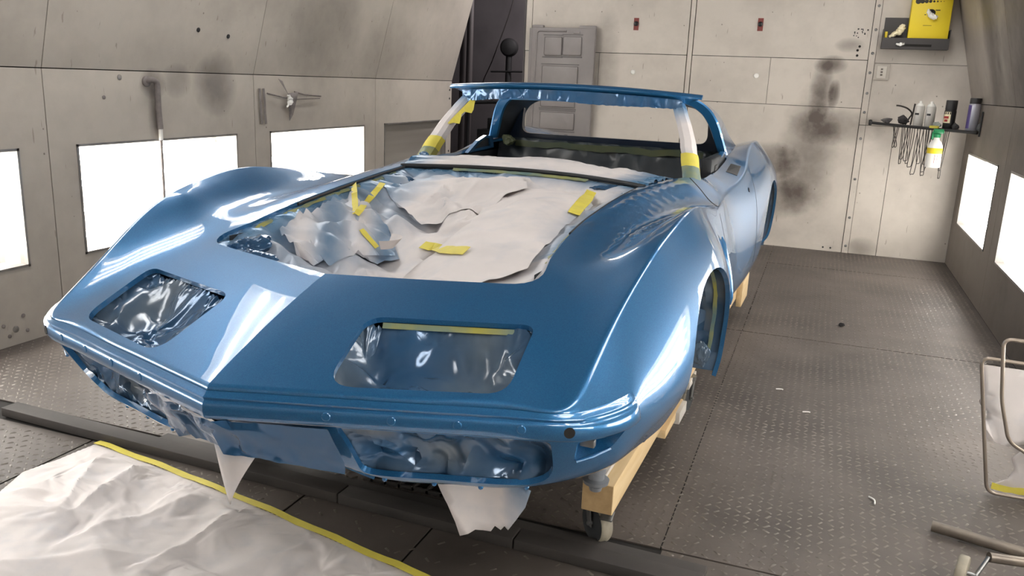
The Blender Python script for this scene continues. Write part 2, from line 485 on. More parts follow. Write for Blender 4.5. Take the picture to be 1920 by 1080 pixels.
col((.771, 1.05, .973), (.862, 1.05, .800), (.884, 1.05, .640), (.866, 1.05, .530), (.842, 1.05, .465), (.800, 1.05, .410))
col((.768, 1.27, .957), (.860, 1.27, .785), (.880, 1.27, .635), (.872, 1.27, .525), (.860, 1.27, .450), (.846, 1.27, .388))
col((.763, 1.47, .928), (.836, 1.47, .755), (.862, 1.47, .630), (.860, 1.47, .520), (.856, 1.47, .440), (.842, 1.47, .375))
col((.752, 1.77, .885), (.795, 1.77, .745), (.820, 1.77, .625), (.822, 1.77, .515), (.816, 1.77, .430), (.790, 1.77, .365))
col((.722, 2.22, .885), (.758, 2.22, .760), (.780, 2.22, .625), (.786, 2.22, .520), (.776, 2.22, .430), (.730, 2.22, .360))
col((.735, 2.72, .925), (.776, 2.72, .790), (.796, 2.72, .645), (.800, 2.72, .525), (.785, 2.72, .430), (.740, 2.72, .365))
col((.702, 3.10, 1.005), (.785, 3.10, .860), (.812, 3.10, .670), (.810, 3.10, .530), (.790, 3.10, .435), (.745, 3.10, .375))
col((.688, 3.48, 1.035), (.797, 3.48, .870), (.820, 3.48, .675), (.812, 3.48, .530), (.794, 3.48, .440), (.750, 3.48, .385))
col((.668, 3.92, .995), (.782, 3.92, .840), (.806, 3.92, .670), (.798, 3.92, .530), (.780, 3.92, .445), (.735, 3.92, .395))
col((.600, 4.38, .920), (.715, 4.38, .800), (.738, 4.38, .670), (.732, 4.38, .540), (.712, 4.38, .460), (.670, 4.38, .420))
NET = np.array(NET)
tk = np.concatenate([[0], np.cumsum(np.linalg.norm(np.diff(NET[:, :3].mean(1), axis=0), axis=1))])
TSPL = Spline(tk, NET)
_e = Spline(np.arange(6), np.eye(6))

def S_eval(t, z):
    """point on the skirt at path length t and height z"""
    rows = TSPL(t)                                   # N,6,3
    lo = np.zeros(len(rows)); hi = np.full(len(rows), 5.0)
    for _ in range(34):
        mid = (lo + hi) / 2; w = _e(mid); zz = (w[:, :, None] * rows).sum(1)[:, 2]
        up = zz > z; lo = np.where(up, mid, lo); hi = np.where(up, hi, mid)
    w = _e((lo + hi) / 2); return (w[:, :, None] * rows).sum(1)

def t_of(u=None, v=None, row=2):
    ts = np.linspace(0, tk[-1], 4000); P = TSPL(ts)[:, row]
    return float(np.interp(u, P[:, 0][P[:, 1] < .5], ts[P[:, 1] < .5])) if v is None else float(np.interp(v, P[:, 1], ts))

SP = 0.015
t_top = np.unique(np.concatenate([np.arange(0, tk[-1], SP), [tk[6], tk[-1]]]))
t_top = t_top[np.concatenate([np.diff(t_top) > .004, [True]])]
crest = TSPL(t_top)[:, 0]
sill = TSPL(t_top)[:, 5]

# --- the upper surface: height field over (u, v)
ctrl = []
def row(*pts): ctrl.extend(pts)
zc = lambda c: .668 + .44 * c - .2 * c * c
for c_ in (0.0, .06, .14, .25, .36, .44):
    for u in (0, .1, .2, .32, .44, .54):
        ctrl.append((u, K*u + c_, zc(c_) + .02 * max(0, u - .4) * c_ / .44))
row((.64, .31, .708), (.64, .42, .760), (.64, .52, .805), (.64, .64, .850), (.68, .36, .735), (.69, .50, .803), (.70, .62, .858))
row((.30, .65, .846), (.10, .55, .840))
v_lo = len(ctrl)
# rim of the bay, ridge beside it, valley and inner slope of the fender, faired along the car
vk = [.72, .90, 1.10, 1.37, 1.68, 1.92]
FAIR = np.array([[(.474, .848), (.540, .854), (.605, .864), (.665, .886), (.715, .917)], [(.466, .881), (.525, .888), (.60, .880), (.66, .898), (.72, .938)],
                 [(.464, .906), (.522, .913), (.59, .890), (.65, .896), (.715, .938)], [(.470, .929), (.528, .935), (.595, .902), (.655, .893), (.71, .910)],
                 [(.485, .947), (.545, .951), (.605, .920), (.66, .900), (.71, .892)], [(.530, .955), (.585, .957), (.632, .938), (.68, .910), (.715, .890)]])
fs = Spline(vk, FAIR)
for v_ in np.linspace(.74, 1.92, 17):
    for u_, z_ in fs(np.array([v_]))[0]: ctrl.append((u_, v_, z_))
v_hi = len(ctrl)
row((.63, 2.10, .951), (.66, 2.10, .940), (.70, 2.10, .910), (.63, 2.35, .945), (.67, 2.35, .930), (.70, 2.35, .905))
row((.63, 2.65, .950), (.67, 2.65, .945), (.70, 2.65, .932), (.62, 2.90, .985), (.67, 2.90, .982))
row((.55, 3.10, .985), (.62, 3.10, 1.005), (.50, 3.45, .975), (.60, 3.45, 1.01), (.3, 3.2, .975), (0, 3.1, .985), (0, 3.5, .965), (.3, 3.6, .955),
    (0, 4.0, .92), (.4, 4.0, .93), (.55, 4.0, .96), (0, 4.38, .87), (.4, 4.38, .875))
cr_sel = crest[(t_top > tk[6] - 1e-6)][::2]; n_in = len(ctrl)
ctrl = np.array(ctrl + [tuple(p) for p in cr_sel])
lam = np.full(len(ctrl), 1.2e-2); lam[n_in:] = 8e-4; lam[v_lo:v_hi] = 2e-3; lam[:36] = 2e-3; lam[:12] = 1e-4
TOPZ = TPS(ctrl[:, :2], ctrl[:, 2], lam)
top_z = lambda uv: TOPZ(np.asarray(uv, float))
def top_n(uv):
    uv = np.asarray(uv, float); e = 1e-4
    zu = (top_z(uv + [e, 0]) - top_z(uv - [e, 0])) / (2 * e); zv = (top_z(uv + [0, e]) - top_z(uv - [0, e])) / (2 * e)
    n = np.column_stack([-zu, -zv, np.ones(len(uv))]); return n / np.linalg.norm(n, axis=1)[:, None]
def S_n(t, z):
    e = 1e-3
    a = S_eval(t + e, z) - S_eval(t - e, z); b = S_eval(t, z + e) - S_eval(t, z - e)
    n = np.cross(a, b); n /= np.linalg.norm(n, axis=1)[:, None] + 1e-12
    return np.where((n[:, :1] * 1.0 + n[:, 1:2] * -.5) < 0, -n, n)

HOOD_R = [(0, .424), (.20, .486), (.40, .552)]                       # front edge of the bay, right half
HOOD_C = (.505, .585)
HOOD_SIDE = [(.476, .74), (.466, .90), (.463, 1.10), (.470, 1.37), (.484, 1.66), (.50, 1.76)]
hood_edge = [HOOD_R[0], HOOD_R[1], HOOD_R[2]]
a, b_ = Vector(HOOD_R[2]), Vector(HOOD_SIDE[0]); p = Vector(HOOD_C)
hood_edge += [tuple((1 - t)**2 * (p + (a - p) * .8) + 2*t*(1-t)*p + t*t*(p + (b_ - p) * .55)) for t in np.linspace(0, 1, 7)]
hood_edge += HOOD_SIDE
cabin_edge = [(.545, 1.90), (.60, 2.04), (.628, 2.10), (.632, 2.45), (.630, 2.84), (.615, 2.90), (.56, 3.0), (.50, 3.04), (0, 3.06)]
HEAD = round_poly([(.574, .212), (.556, .430), (.192, .312), (.222, .092)], [.05, .035, .045, .06])

def inset(line, dist):
    L = np.asarray(line, float); T_ = np.gradient(L, axis=0); T_ /= np.linalg.norm(T_, axis=1)[:, None] + 1e-12
    return L + np.column_stack([-T_[:, 1], T_[:, 0]]) * dist
FIL = .010                                                            # the crest and nose edge are rolled over a small radius
crest_in = inset(crest[:, :2], FIL); crest_in[0] = (0, FIL * 1.05); crest_in[-1, 1] = 4.38
inner = resample(np.array(hood_edge + cabin_edge + [(0, 3.8), (0, 4.38)]), SP, closed=False)
cen = resample(np.array([(0, .424), crest_in[0]]), SP, closed=False)[1:-1]
# outline: front edge + crest (from the skirt), tail, then the inner edge back to the nose
tail = resample(np.array([crest_in[-1], (0, 4.38)]), SP, closed=False)[1:-1]
outline = np.vstack([crest_in, tail, inner[::-1], cen])
V2, F2 = triangulate(outline, [HEAD], SP, keep=True)
N2 = top_n(V2); topV = np.column_stack([V2, top_z(V2)])
d = ((V2[:, None] - crest_in[None])**2).sum(-1); on2 = d.min(1) < 1e-8

# --- the skirt with wheel openings, grille openings and side-lamp pocket cut out
def arch(vc, zc_, r, z0, n=26):
    pts = []
    for k_ in range(n + 1):
        a_ = math.pi * k_ / n; v_ = vc - r * math.cos(a_); z_ = zc_ + r * math.sin(a_) * 1.0
        pts.append((t_of(v=v_), z_))
    return [(t_of(v=vc - r), z0)] + pts + [(t_of(v=vc + r), z0)]
bot_poly = np.column_stack([t_top, sill[:, 2]])
# wheel openings are part of the lower outline
def cut_bottom(line, archpts):
    t0, t1 = archpts[0][0], archpts[-1][0]
    L = [tuple(q) for q in line if q[0] < t0 - .008]; Rr = [tuple(q) for q in line if q[0] > t1 + .008]
    zb = lambda t: float(np.interp(t, line[:, 0], line[:, 1]))
    return np.array(L + [(t0, zb(t0))] + [tuple(q) for q in resample(archpts[1:-1], SP, closed=False)] + [(t1, zb(t1))] + Rr)
lower = cut_bottom(bot_poly, arch(1.03, .44, .375, .3))
lower = cut_bottom(lower, arch(3.50, .45, .375, .3))
lower = resample(lower, SP, closed=False)
top_line = np.column_stack([t_top, crest[:, 2]])
top_in = top_line - [0, FIL]
sk_out = np.vstack([top_in, lower[::-1]])
tg = lambda u: t_of(u=u)
GRILLE = round_poly([(tg(.250), .592), (tg(.672), .592), (tg(.672), .455), (tg(.262), .452)], [.012, .012, .09, .02])
tl = tg(.725)
LAMP = round_poly([(tl - .004, .592), (tl + .115, .602), (tl + .078, .560), (tl - .012, .535)], [.012, .006, .014, .01])
VS, FS = triangulate(sk_out, [GRILLE, LAMP], SP, keep=True)
skV = S_eval(VS[:, 0], VS[:, 1]); NS = S_n(VS[:, 0], VS[:, 1])
d = ((VS[:, None] - top_in[None])**2).sum(-1); onS = d.min(1) < 1e-8
# rolled edge between the two
eT = np.column_stack([crest_in, top_z(crest_in)]); eS = S_eval(top_in[:, 0], top_in[:, 1]); nT = top_n(crest_in); nS = S_n(top_in[:, 0], top_in[:, 1]); NW = 6
filV = []; filN = []; filF = []; nc = len(crest)
for k in range(NW + 1):
    w = k / NW; filV.append((1 - w)**2 * eT + 2 * w * (1 - w) * crest + w * w * eS); q = (1 - w) * nT + w * nS; filN.append(q / np.linalg.norm(q, axis=1)[:, None])
filV = np.vstack(filV); filN = np.vstack(filN)
for k in range(NW):
    for i in range(nc - 1):
        a_ = k * nc + i; filF += [(a_, a_ + 1, a_ + nc + 1), (a_, a_ + nc + 1, a_ + nc)]

def boundary_edges(F):
    E = {}
    for f in F:
        for a, b in ((f[0], f[1]), (f[1], f[2]), (f[2], f[0])):
            k_ = (min(a, b), max(a, b)); E[k_] = E.get(k_, 0) + 1
    return [k_ for k_, c in E.items() if c == 1]

def shell(name, patches, mat_, parent, depth=.014):
    """mirrored body skin with exact surface normals; every open edge gets a folded-in flange"""
    V = []; F = []; N = []
    for P_, T_, Nn, skip in patches:
        T_ = np.asarray(T_)
        fn = np.cross(P_[T_[:, 1]] - P_[T_[:, 0]], P_[T_[:, 2]] - P_[T_[:, 0]])
        flip = (fn * Nn[T_].mean(1)).sum(1) < 0
        T_ = np.where(flip[:, None], T_[:, ::-1], T_)
        be = [e for e in boundary_edges(T_) if not (skip[e[0]] and skip[e[1]])]
        for s in (1, -1):
            m = np.array([s, 1, 1]); o = len(V)
            V += list(P_ * m); N += list(Nn * m)
            F += [tuple(o + i for i in (f if s > 0 else f[::-1])) for f in T_]
            for a, b in be:
                o = len(V); d1 = -Nn[a] * depth; d2 = -Nn[b] * depth
                V += [P_[a] * m, P_[b] * m, (P_[b] + d2) * m, (P_[a] + d1) * m]
                q = np.cross(P_[b] - P_[a], d1); q = q / (np.linalg.norm(q) + 1e-12)
                N += [q * m * s] * 4; F.append((o, o + 1, o + 2, o + 3))
    o = mobj(name, V, F, mat_, parent, smooth=True)
    o.data.normals_split_custom_set_from_vertices([tuple(map(float, n)) for n in N])
    return o

cen2 = (np.abs(V2[:, 0]) < 1e-6) & ((V2[:, 1] < .41) | (V2[:, 1] > 3.07))
cenS = VS[:, 0] < 1e-6
tl_ = TSPL(np.array([tk[-1]]))[0]
tail_ring = [tuple(p) for p in tl_] + [(-p[0], p[1], p[2]) for p in tl_[::-1]] + [(-.4, 4.38, .885), (0, 4.38, .872), (.4, 4.38, .885)]
mobj('tail_panel', tail_ring, [tuple(range(len(tail_ring)))], PAINT, car)
body = shell('body_shell', [(topV, F2, N2, on2 | cen2), (skV, FS, NS, onS | cenS), (filV, np.array(filF), filN, np.ones(len(filV), bool))], PAINT, car)

# ------------------------------------------------------------------ more of the car
CARM = Matrix.Translation(CAR_T) @ Matrix.Rotation(CAR_A, 4, 'Z')
def set_mist(o, vals):
    at = o.data.attributes.new('mist', 'FLOAT', 'POINT'); at.data.foreach_set('value', np.clip(np.asarray(vals, float), 0, 1))

def sheet(name, outl, place, mat_, parent, sp=.02, mist=None, smooth=None, holes=()):
    V_, F_ = triangulate(outl, holes, sp); P_ = place(V_)
    o = mobj(name, P_, F_, mat_, parent, smooth=smooth is not None, angle=smooth)
    if mist is not None: set_mist(o, mist(V_, P_) if callable(mist) else np.full(len(P_), mist))
    return o

def csheet(name, outl, place, mat_, parent, cell=.06, seed=1, levels=2, soft=1, fine=.35, mist=None, angle=38, stretch=1.0):
    """crumpled sheet; place(V, h) gives the points"""
    V_, F_, H_ = crumple(outl, cell, seed, levels, soft, fine, stretch=stretch); P_ = place(V_, H_)
    o = mobj(name, P_, F_, mat_, parent, smooth=True, angle=angle)
    if mist is not None: set_mist(o, mist(V_, P_) if callable(mist) else np.full(len(P_), mist))
    return o

def dist_poly(P_, line):
    L = resample(line, .02); return np.sqrt(((P_[:, None, :2] - L[None]) ** 2).sum(-1)).min(1)

from mathutils.bvhtree import BVHTree
def cast(o, px, py):
    """where a sight line meets a finished surface (used to lay tape on crumpled paper); car frame"""
    d_ = (FWD + RIGHT * ((px - 960) / FPX) + UP * ((540 - py) / FPX))
    inv = CARM.inverted(); o0 = inv @ Vector((0, 0, CAM_H)); dd = (inv.to_3x3() @ d_).normalized()
    t_ = BVHTree.FromPolygons([tuple(q.co) for q in o.data.vertices], [tuple(f.vertices) for f in o.data.polygons])
    h_ = t_.ray_cast(o0, dd)
    return None if h_[0] is None else (h_[0], h_[1] if h_[1].dot(dd) < 0 else -h_[1])

def tape_on(name, o, pix, width, mat_, parent, lift=.004, rag=.06):
    hits = [cast(o, *q) for q in pix]; hits = [h_ for h_ in hits if h_]
    if len(hits) < 2: return None
    n_ = sum((h_[1] for h_ in hits), Vector()).normalized()
    return ribbon(name, [h_[0] + n_ * lift for h_ in hits], width, mat_, parent, nrm=n_, rag=rag)

def ribbon_pix(a, b, n):
    return [(a[0] + (b[0] - a[0]) * i / n, a[1] + (b[1] - a[1]) * i / n) for i in range(n + 1)]

# --- bumper groove lip around the nose
PROF = [(.000, .6585), (.003, .656), (.006, .6515), (.0095, .650), (.0112, .6475), (.0098, .6445), (.0085, .641), (.0105, .6385),
        (.0125, .636), (.0130, .631), (.0122, .618), (.0110, .604), (.0085, .599), (.000, .5985)]
t_end = t_of(v=.375, row=1); t_cor = t_of(u=.73)
ts = np.concatenate([np.arange(0, t_end, .012), [t_end]])
fade = np.clip((t_end - ts) / .055, 0, 1); fade = np.sqrt(np.clip(fade * (2 - fade), 0, 1))
mid = S_eval(ts, np.full(len(ts), .63)); tg_ = np.gradient(mid[:, :2], axis=0); nn = np.column_stack([tg_[:, 1], -tg_[:, 0]]); nn /= np.linalg.norm(nn, axis=1)[:, None]
nn[0] = (0, -1.05)
V = []; F = []
for s in (1, -1):
    o0 = len(V)
    for out_, z_ in PROF:
        zz = z_ + .10 * np.clip(mid[:, 1] - .24, 0, 1)                      # rises slightly round the corner
        P_ = S_eval(ts, zz); P_[:, :2] += nn * (out_ * fade + .0012)[:, None]
        V += [(s * q[0], q[1], q[2]) for q in P_]
    n_t = len(ts)
    for k_ in range(len(PROF) - 1):
        for i in range(n_t - 1):
            a_ = o0 + k_ * n_t + i; f_ = (a_, a_ + 1, a_ + n_t + 1, a_ + n_t); F.append(f_ if s < 0 else f_[::-1])
lip = mobj('bumper_lip', V, F, PAINT, car, smooth=True, angle=50)
def lip_pt(u, z_, out_=.0132):
    t_ = np.array([t_of(u=u)]); P_ = S_eval(t_, np.array([z_]))[0]; n_ = Vector((K, -1, 0)).normalized()
    return Vector(P_) + n_ * out_, n_
for u in (.24, .367, .494, .617):
    for s in (1, -1):
        p_, n_ = lip_pt(u, .624); p_ = Vector((s * p_.x, p_.y, p_.z)); n_ = Vector((s * n_.x, n_.y, n_.z))
        bm = bmesh.new(); lathe(bm, [(.0095, -.002), (.0095, .0012), (.0080, .0022), (.003, .0024)], p_, n_, 12); bm_obj('bolt', bm, PAINT, lip, True, 30)
for s in (1, -1):
    p_, n_ = lip_pt(.706, .622, 0); n_ = Vector(S_n(np.array([t_of(u=.706)]), np.array([.622]))[0]); p_ = p_ + n_ * .0135; p_ = Vector((s * p_.x, p_.y, p_.z)); n_ = Vector((s * n_.x, n_.y, n_.z))
    bm = bmesh.new(); lathe(bm, [(.0115, -.006), (.0115, .0006), (.0095, .0006), (.0095, .0003)], p_, n_, 18); bm_obj('bumper_hole', bm, GAP, lip, True, 30)

# --- side lamp pocket
for s in (1, -1):
    L = resample(LAMP, .012); n_ = len(L)
    A_ = S_eval(L[:, 0], L[:, 1]); Nn = S_n(L[:, 0], L[:, 1]); c_ = L.mean(0)
    L2 = c_ + (L - c_) * .72; B_ = S_eval(L2[:, 0], L2[:, 1]) - S_n(L2[:, 0], L2[:, 1]) * .035
    m_ = np.array([s, 1, 1]); V = list((A_ - Nn * .001) * m_) + list(B_ * m_)
    F = [((i, (i + 1) % n_, n_ + (i + 1) % n_, n_ + i)) for i in range(n_)] + [tuple(range(n_, 2 * n_))]
    pk = mobj('lamp_pocket', V, F, PAINT, car)
    q0 = S_eval(np.array([tl + .012]), np.array([.583]))[0] * m_; q1 = S_eval(np.array([tl + .06]), np.array([.588]))[0] * m_
    box('lamp_bracket', (q0[0] - .016, q0[1] + .012, .572), (q0[0] + .016, q0[1] + .028, .590), STEEL, pk, .003)
    e0 = S_eval(np.array([tl - .008]), np.array([.537]))[0]; e1 = S_eval(np.array([tl + .074]), np.array([.561]))[0]
    nl = S_n(np.array([tl + .03]), np.array([.55]))[0]
    tube('pocket_lip', [Vector((e0 + nl * .003) * m_), Vector(((e0 + e1) / 2 + nl * .006) * m_), Vector((e1 + nl * .003) * m_)], .0045, PAINT, pk)

# --- windscreen header and pillars
V = []; F = []; ns = 49; prof_n = 8
for i in range(ns):
    s = -1 + 2 * i / (ns - 1); u = .576 * s; a4 = abs(s) ** 5
    v_ = 2.185 + .115 * s * s; zt = 1.288 - .024 * s * s; hg = .064 * (1 - a4) + .006; dp = .11 * (1 - .85 * a4)
    for dv, dz in ((dp, -hg * .95), (dp, .004), (dp * .4, .006), (.002, .002), (-.008, -.006), (-.004, -.014), (.012, -.022 * (1 - .7 * a4)), (.030, -hg)):
        V.append((u, v_ + dv, zt + dz))
for i in range(ns - 1):
    for k_ in range(prof_n):
        a_ = i * prof_n + k_; b2 = i * prof_n + (k_ + 1) % prof_n; F.append((a_, a_ + prof_n, b2 + prof_n, b2))
F += [tuple(range(prof_n)), tuple(range((ns - 1) * prof_n, ns * prof_n))[::-1]]
header = mobj('windscreen_header', V, F, PAINT, car, smooth=True, angle=45)
# wrinkled film wrapped round the lower half of the header
def hdr(V_, H_):
    s = V_[:, 0] / .576; v_ = 2.185 + .115 * s * s; zt = 1.288 - .024 * s * s
    return np.column_stack([V_[:, 0], v_ - .005 + .004 * H_ - .25 * (V_[:, 1] + .026), zt + V_[:, 1]])
g = np.random.default_rng(3); xs = np.linspace(-.50, .50, 70)
low = [(x_, -.066 - .006 * math.sin(x_ * 9) - .004 * g.random()) for x_ in xs]
csheet('header_film', [(-.50, -.024), (.50, -.024)] + low[::-1], hdr, FILM, car, .035, 5, 2, 1, mist=lambda a, b: 1.05 + .25 * np.sin(a[:, 0] * 23))
for s in (1, -1):
    base = Vector((s * .600, 2.085, .935)); top = Vector((s * .470, 2.325, 1.236))
    path = [base.lerp(top, k_ / 14) + Vector((s * .010 * math.sin(math.pi * k_ / 14), 0, .012 * math.sin(math.pi * k_ / 14))) for k_ in range(15)]
    V = []; F = []; M_ = []
    for k_, p_ in enumerate(path):
        w = .034 - .006 * k_ / 14; j = random.uniform(-.0015, .0015)
        ring = [(-w, -.016), (-w * .4, -.026), (w * .5, -.024), (w, -.010), (w, .022), (0, .030), (-w, .020)]
        for du, dv in ring: V.append((p_.x + s * du + j, p_.y + dv, p_.z - dv * .55)); M_.append(max(0, 1 - k_ / 4.2, (k_ - 8.8) / 4))
    n_ = 7
    for k_ in range(14):
        for i in range(n_): F.append((k_ * n_ + i, k_ * n_ + (i + 1) % n_, (k_ + 1) * n_ + (i + 1) % n_, (k_ + 1) * n_ + i))
    F += [tuple(range(n_)), tuple(range(14 * n_, 15 * n_))]
    pil = mobj('windscreen_pillar', V, F, PAPER, car, smooth=True, angle=32); set_mist(pil, M_)
    tag(pil, 'pillar wrapped in white masking paper')
    k0, k1 = (2, 4)
    Vt = []; Ft = []
    for k_ in range(k0, k1 + 1):
        c_ = path[k_]
        for i in range(n_):
            q = Vector(V[k_ * n_ + i]); Vt.append(c_ + (q - c_) * 1.06)
    for k_ in range(k1 - k0):
        for i in range(n_): Ft.append((k_ * n_ + i, k_ * n_ + (i + 1) % n_, (k_ + 1) * n_ + (i + 1) % n_, (k_ + 1) * n_ + i))
    mobj('yellow_tape', Vt, Ft, TAPE, pil, smooth=True, angle=40)
    Vt = []; Ft = []
    for k_ in range(0, k0 + 1):
        c_ = path[k_]
        for i in range(n_): Vt.append(c_ + (Vector(V[k_ * n_ + i]) - c_) * 1.04)
    for k_ in range(k0):
        for i in range(n_): Ft.append((k_ * n_ + i, k_ * n_ + (i + 1) % n_, (k_ + 1) * n_ + (i + 1) % n_, (k_ + 1) * n_ + i))
    mobj('oversprayed_tape', Vt, Ft, TAPE_MIST, pil, smooth=True, angle=40)
# loose torn tape on the inner edge of one pillar
a_ = Vector((-.445, 2.30, 1.215)); b2 = Vector((-.520, 2.20, 1.10))
pts = [a_.lerp(b2, k_ / 9) for k_ in range(10)]
V = []; F = []
wid = [.012, .020, .030, .034, .014, .012, .022, .030, .012, .004]
for k_, p_ in enumerate(pts):
    V += [p_ + Vector((-.004, -.03, 0)), p_ + Vector((wid[k_], -.034, -wid[k_] * .9))]
F = [(2 * k_, 2 * k_ + 2, 2 * k_ + 3, 2 * k_ + 1) for k_ in range(9)]
o = mobj('torn_tape', V, F, TAPE, car); o.modifiers.new('t', 'SOLIDIFY').thickness = .001

# --- roof hoop, sail panels and rear window frame
C0 = [(.628, 2.885, .99), (.606, 2.86, 1.06), (.588, 2.84, 1.115), (.568, 2.82, 1.16), (.535, 2.80, 1.205), (.475, 2.78, 1.243), (.36, 2.765, 1.268), (.18, 2.755, 1.281), (0, 2.75, 1.286)]
C1 = [(.622, 3.30, 1.00), (.590, 3.20, 1.06), (.570, 3.15, 1.11), (.550, 3.12, 1.15), (.515, 3.10, 1.190), (.455, 3.09, 1.222), (.34, 3.08, 1.243), (.18, 3.07, 1.254), (0, 3.065, 1.258)]
def full(c): return [Vector(p) for p in c] + [Vector((-p[0], p[1], p[2])) for p in c[-2::-1]]
F0 = smooth_path(full(C0), 5); F1 = smooth_path(full(C1), 5); n_ = len(F0)
cen_h = Vector((0, 0, 1.05))
def inward(p, dd, dv): 
    q = Vector((p.x, 0, p.z)) - cen_h; q.x *= .62; q.normalize(); return p - q * dd + Vector((0, dv, 0))
rows = [F1, [a.lerp(b, .5) + Vector((0, 0, .006)) for a, b in zip(F0, F1)], F0, [inward(p, .008, -.006) for p in F0], [inward(p, .045, -.002) for p in F0], [inward(p, .050, .012) for p in F0]]
V = [p for r in rows for p in r]; F = [(r * n_ + i, r * n_ + i + 1, (r + 1) * n_ + i + 1, (r + 1) * n_ + i) for r in range(len(rows) - 1) for i in range(n_ - 1)]
hoop = mobj('roof_hoop', V, F, PAINT, car, smooth=True, angle=38)
rows = [[inward(p, .050, .012) for p in F0], [inward(p, .05, -.01) for p in F1]]
V = [p for r in rows for p in r]; F = [(i, i + 1, n_ + i + 1, n_ + i) for i in range(n_ - 1)]
mobj('hoop_lining', V, F, BLACK, hoop, smooth=True, angle=60)
win = round_poly([(-.492, 1.218), (.492, 1.218), (.502, 1.022), (-.502, 1.022)], [.10, .10, .05, .05])
outer = [(p.x, p.z) for p in F1] + [(-.60, .955), (.60, .955)]
Vw, Fw = triangulate(outer, [win], .03)
wf = mobj('rear_window_frame', [(q[0], 3.045, q[1]) for q in Vw] , Fw, plain('navy_frame', srgb(24, 40, 62), .35, coat=.4), hoop)
md = wf.modifiers.new('t', 'SOLIDIFY'); md.thickness = .03
# T-bar between header and hoop
mobj('roof_bar', [(u, v_, z_) for v_, z_, w in ((2.26, 1.285, .11), (2.5, 1.288, .08), (2.78, 1.284, .13)) for u, z_ in ((-w, z_ - .006), (0, z_), (w, z_ - .006), (w * .8, z_ - .024), (-w * .8, z_ - .024))],
     [(r * 5 + i, r * 5 + (i + 1) % 5, r * 5 + 5 + (i + 1) % 5, r * 5 + 5 + i) for r in range(2) for i in range(5)], PAINT, hoop, smooth=True, angle=40)
# belt trim at the foot of each hoop leg: polished quarter vents
for s in (1, -1):
    tri = [(s * .622, 2.57, .935), (s * .622, 2.90, .945), (s * .622, 2.885, 1.005), (s * .622, 2.80, 1.012), (s * .622, 2.70, .990)]
    n_ = len(tri); ctr = sum((Vector(q) for q in tri), Vector()) / n_
    inn = [ctr + (Vector(q) - ctr) * .62 for q in tri]
    V = [Vector(q) for q in tri] + inn + [Vector(q) + Vector((-s * .02, 0, 0)) for q in tri] + [q + Vector((-s * .02, 0, 0)) for q in inn]
    F = [(i, (i + 1) % n_, n_ + (i + 1) % n_, n_ + i) for i in range(n_)] + [(2 * n_ + i, 3 * n_ + i, 3 * n_ + (i + 1) % n_, 2 * n_ + (i + 1) % n_) for i in range(n_)]
    F += [(i, 2 * n_ + i, 2 * n_ + (i + 1) % n_, (i + 1) % n_) for i in range(n_)] + [(n_ + i, n_ + (i + 1) % n_, 3 * n_ + (i + 1) % n_, 3 * n_ + i) for i in range(n_)]
    mobj('quarter_trim', V, F, PAINT, car)
    mobj('quarter_panel', [q + Vector((-s * .012, 0, 0)) for q in inn], [tuple(range(n_))], BLACK, car)

# --- cabin tub: dark inner panels
V = []; F = []
ring = [(.618, .93), (.60, .80), (.58, .55), (.45, .42), (-.45, .42), (-.58, .55), (-.60, .80), (-.618, .93)]
stn = (1.80, 2.10, 2.5, 2.9, 3.03)
for v_ in stn:
    k_ = .86 if v_ < 1.9 else 1.0
    V += [(u * k_, v_, z_) for u, z_ in ring]
for i in range(len(stn) - 1):
    for k_ in range(7): F.append((i * 8 + k_, i * 8 + k_ + 1, i * 8 + 9 + k_, i * 8 + 8 + k_))
F += [tuple(range(8)), tuple(range(32, 40))]
mobj('cabin_tub', V, F, BLACK, car)
def bulk(V_, H_):
    f = .014 * np.sin(V_[:, 0] * 34 + 3 * np.sin(V_[:, 0] * 7)) * np.clip((1.0 - V_[:, 1]) / .2, .1, 1) + .014 * H_
    return np.column_stack([V_[:, 0], 2.975 - .55 * np.clip(.985 - V_[:, 1], 0, 1) ** 1.1 + f, V_[:, 1]])
csheet('bulkhead_film', [(-.60, 1.000), (.57, .995), (.59, .55), (-.59, .55)], bulk, DARKFILM, car, .07, 11, 2, 1, mist=lambda a, b: np.clip((a[:, 1] - .92) * 4, 0, .5), stretch=.5)
ribbon('dull_tape', [(u, 2.958, .972 + .004 * math.sin(u * 20)) for u in np.linspace(-.5, .5, 24)], .032, TAPE_DULL, car, nrm=(0, -1, .1), rag=.25)
bm = bmesh.new(); lathe(bm, [(.0, 0), (.05, .005), (.062, .03), (.045, .055), (.0, .06)][1:], (-.50, 2.86, .985), (0, -.8, .4), 12)
bm.free()
# door-lock pillar and vent recess behind the near door
box('lock_pillar', (.575, 2.44, .86), (.622, 2.86, 1.00), BLACK, car, .01)
bm = bmesh.new(); bm_box(bm, (.612, 2.52, .905), (.628, 2.60, .968), .006); bm_obj('hinge_plate', bm, DARKMETAL, car, True)

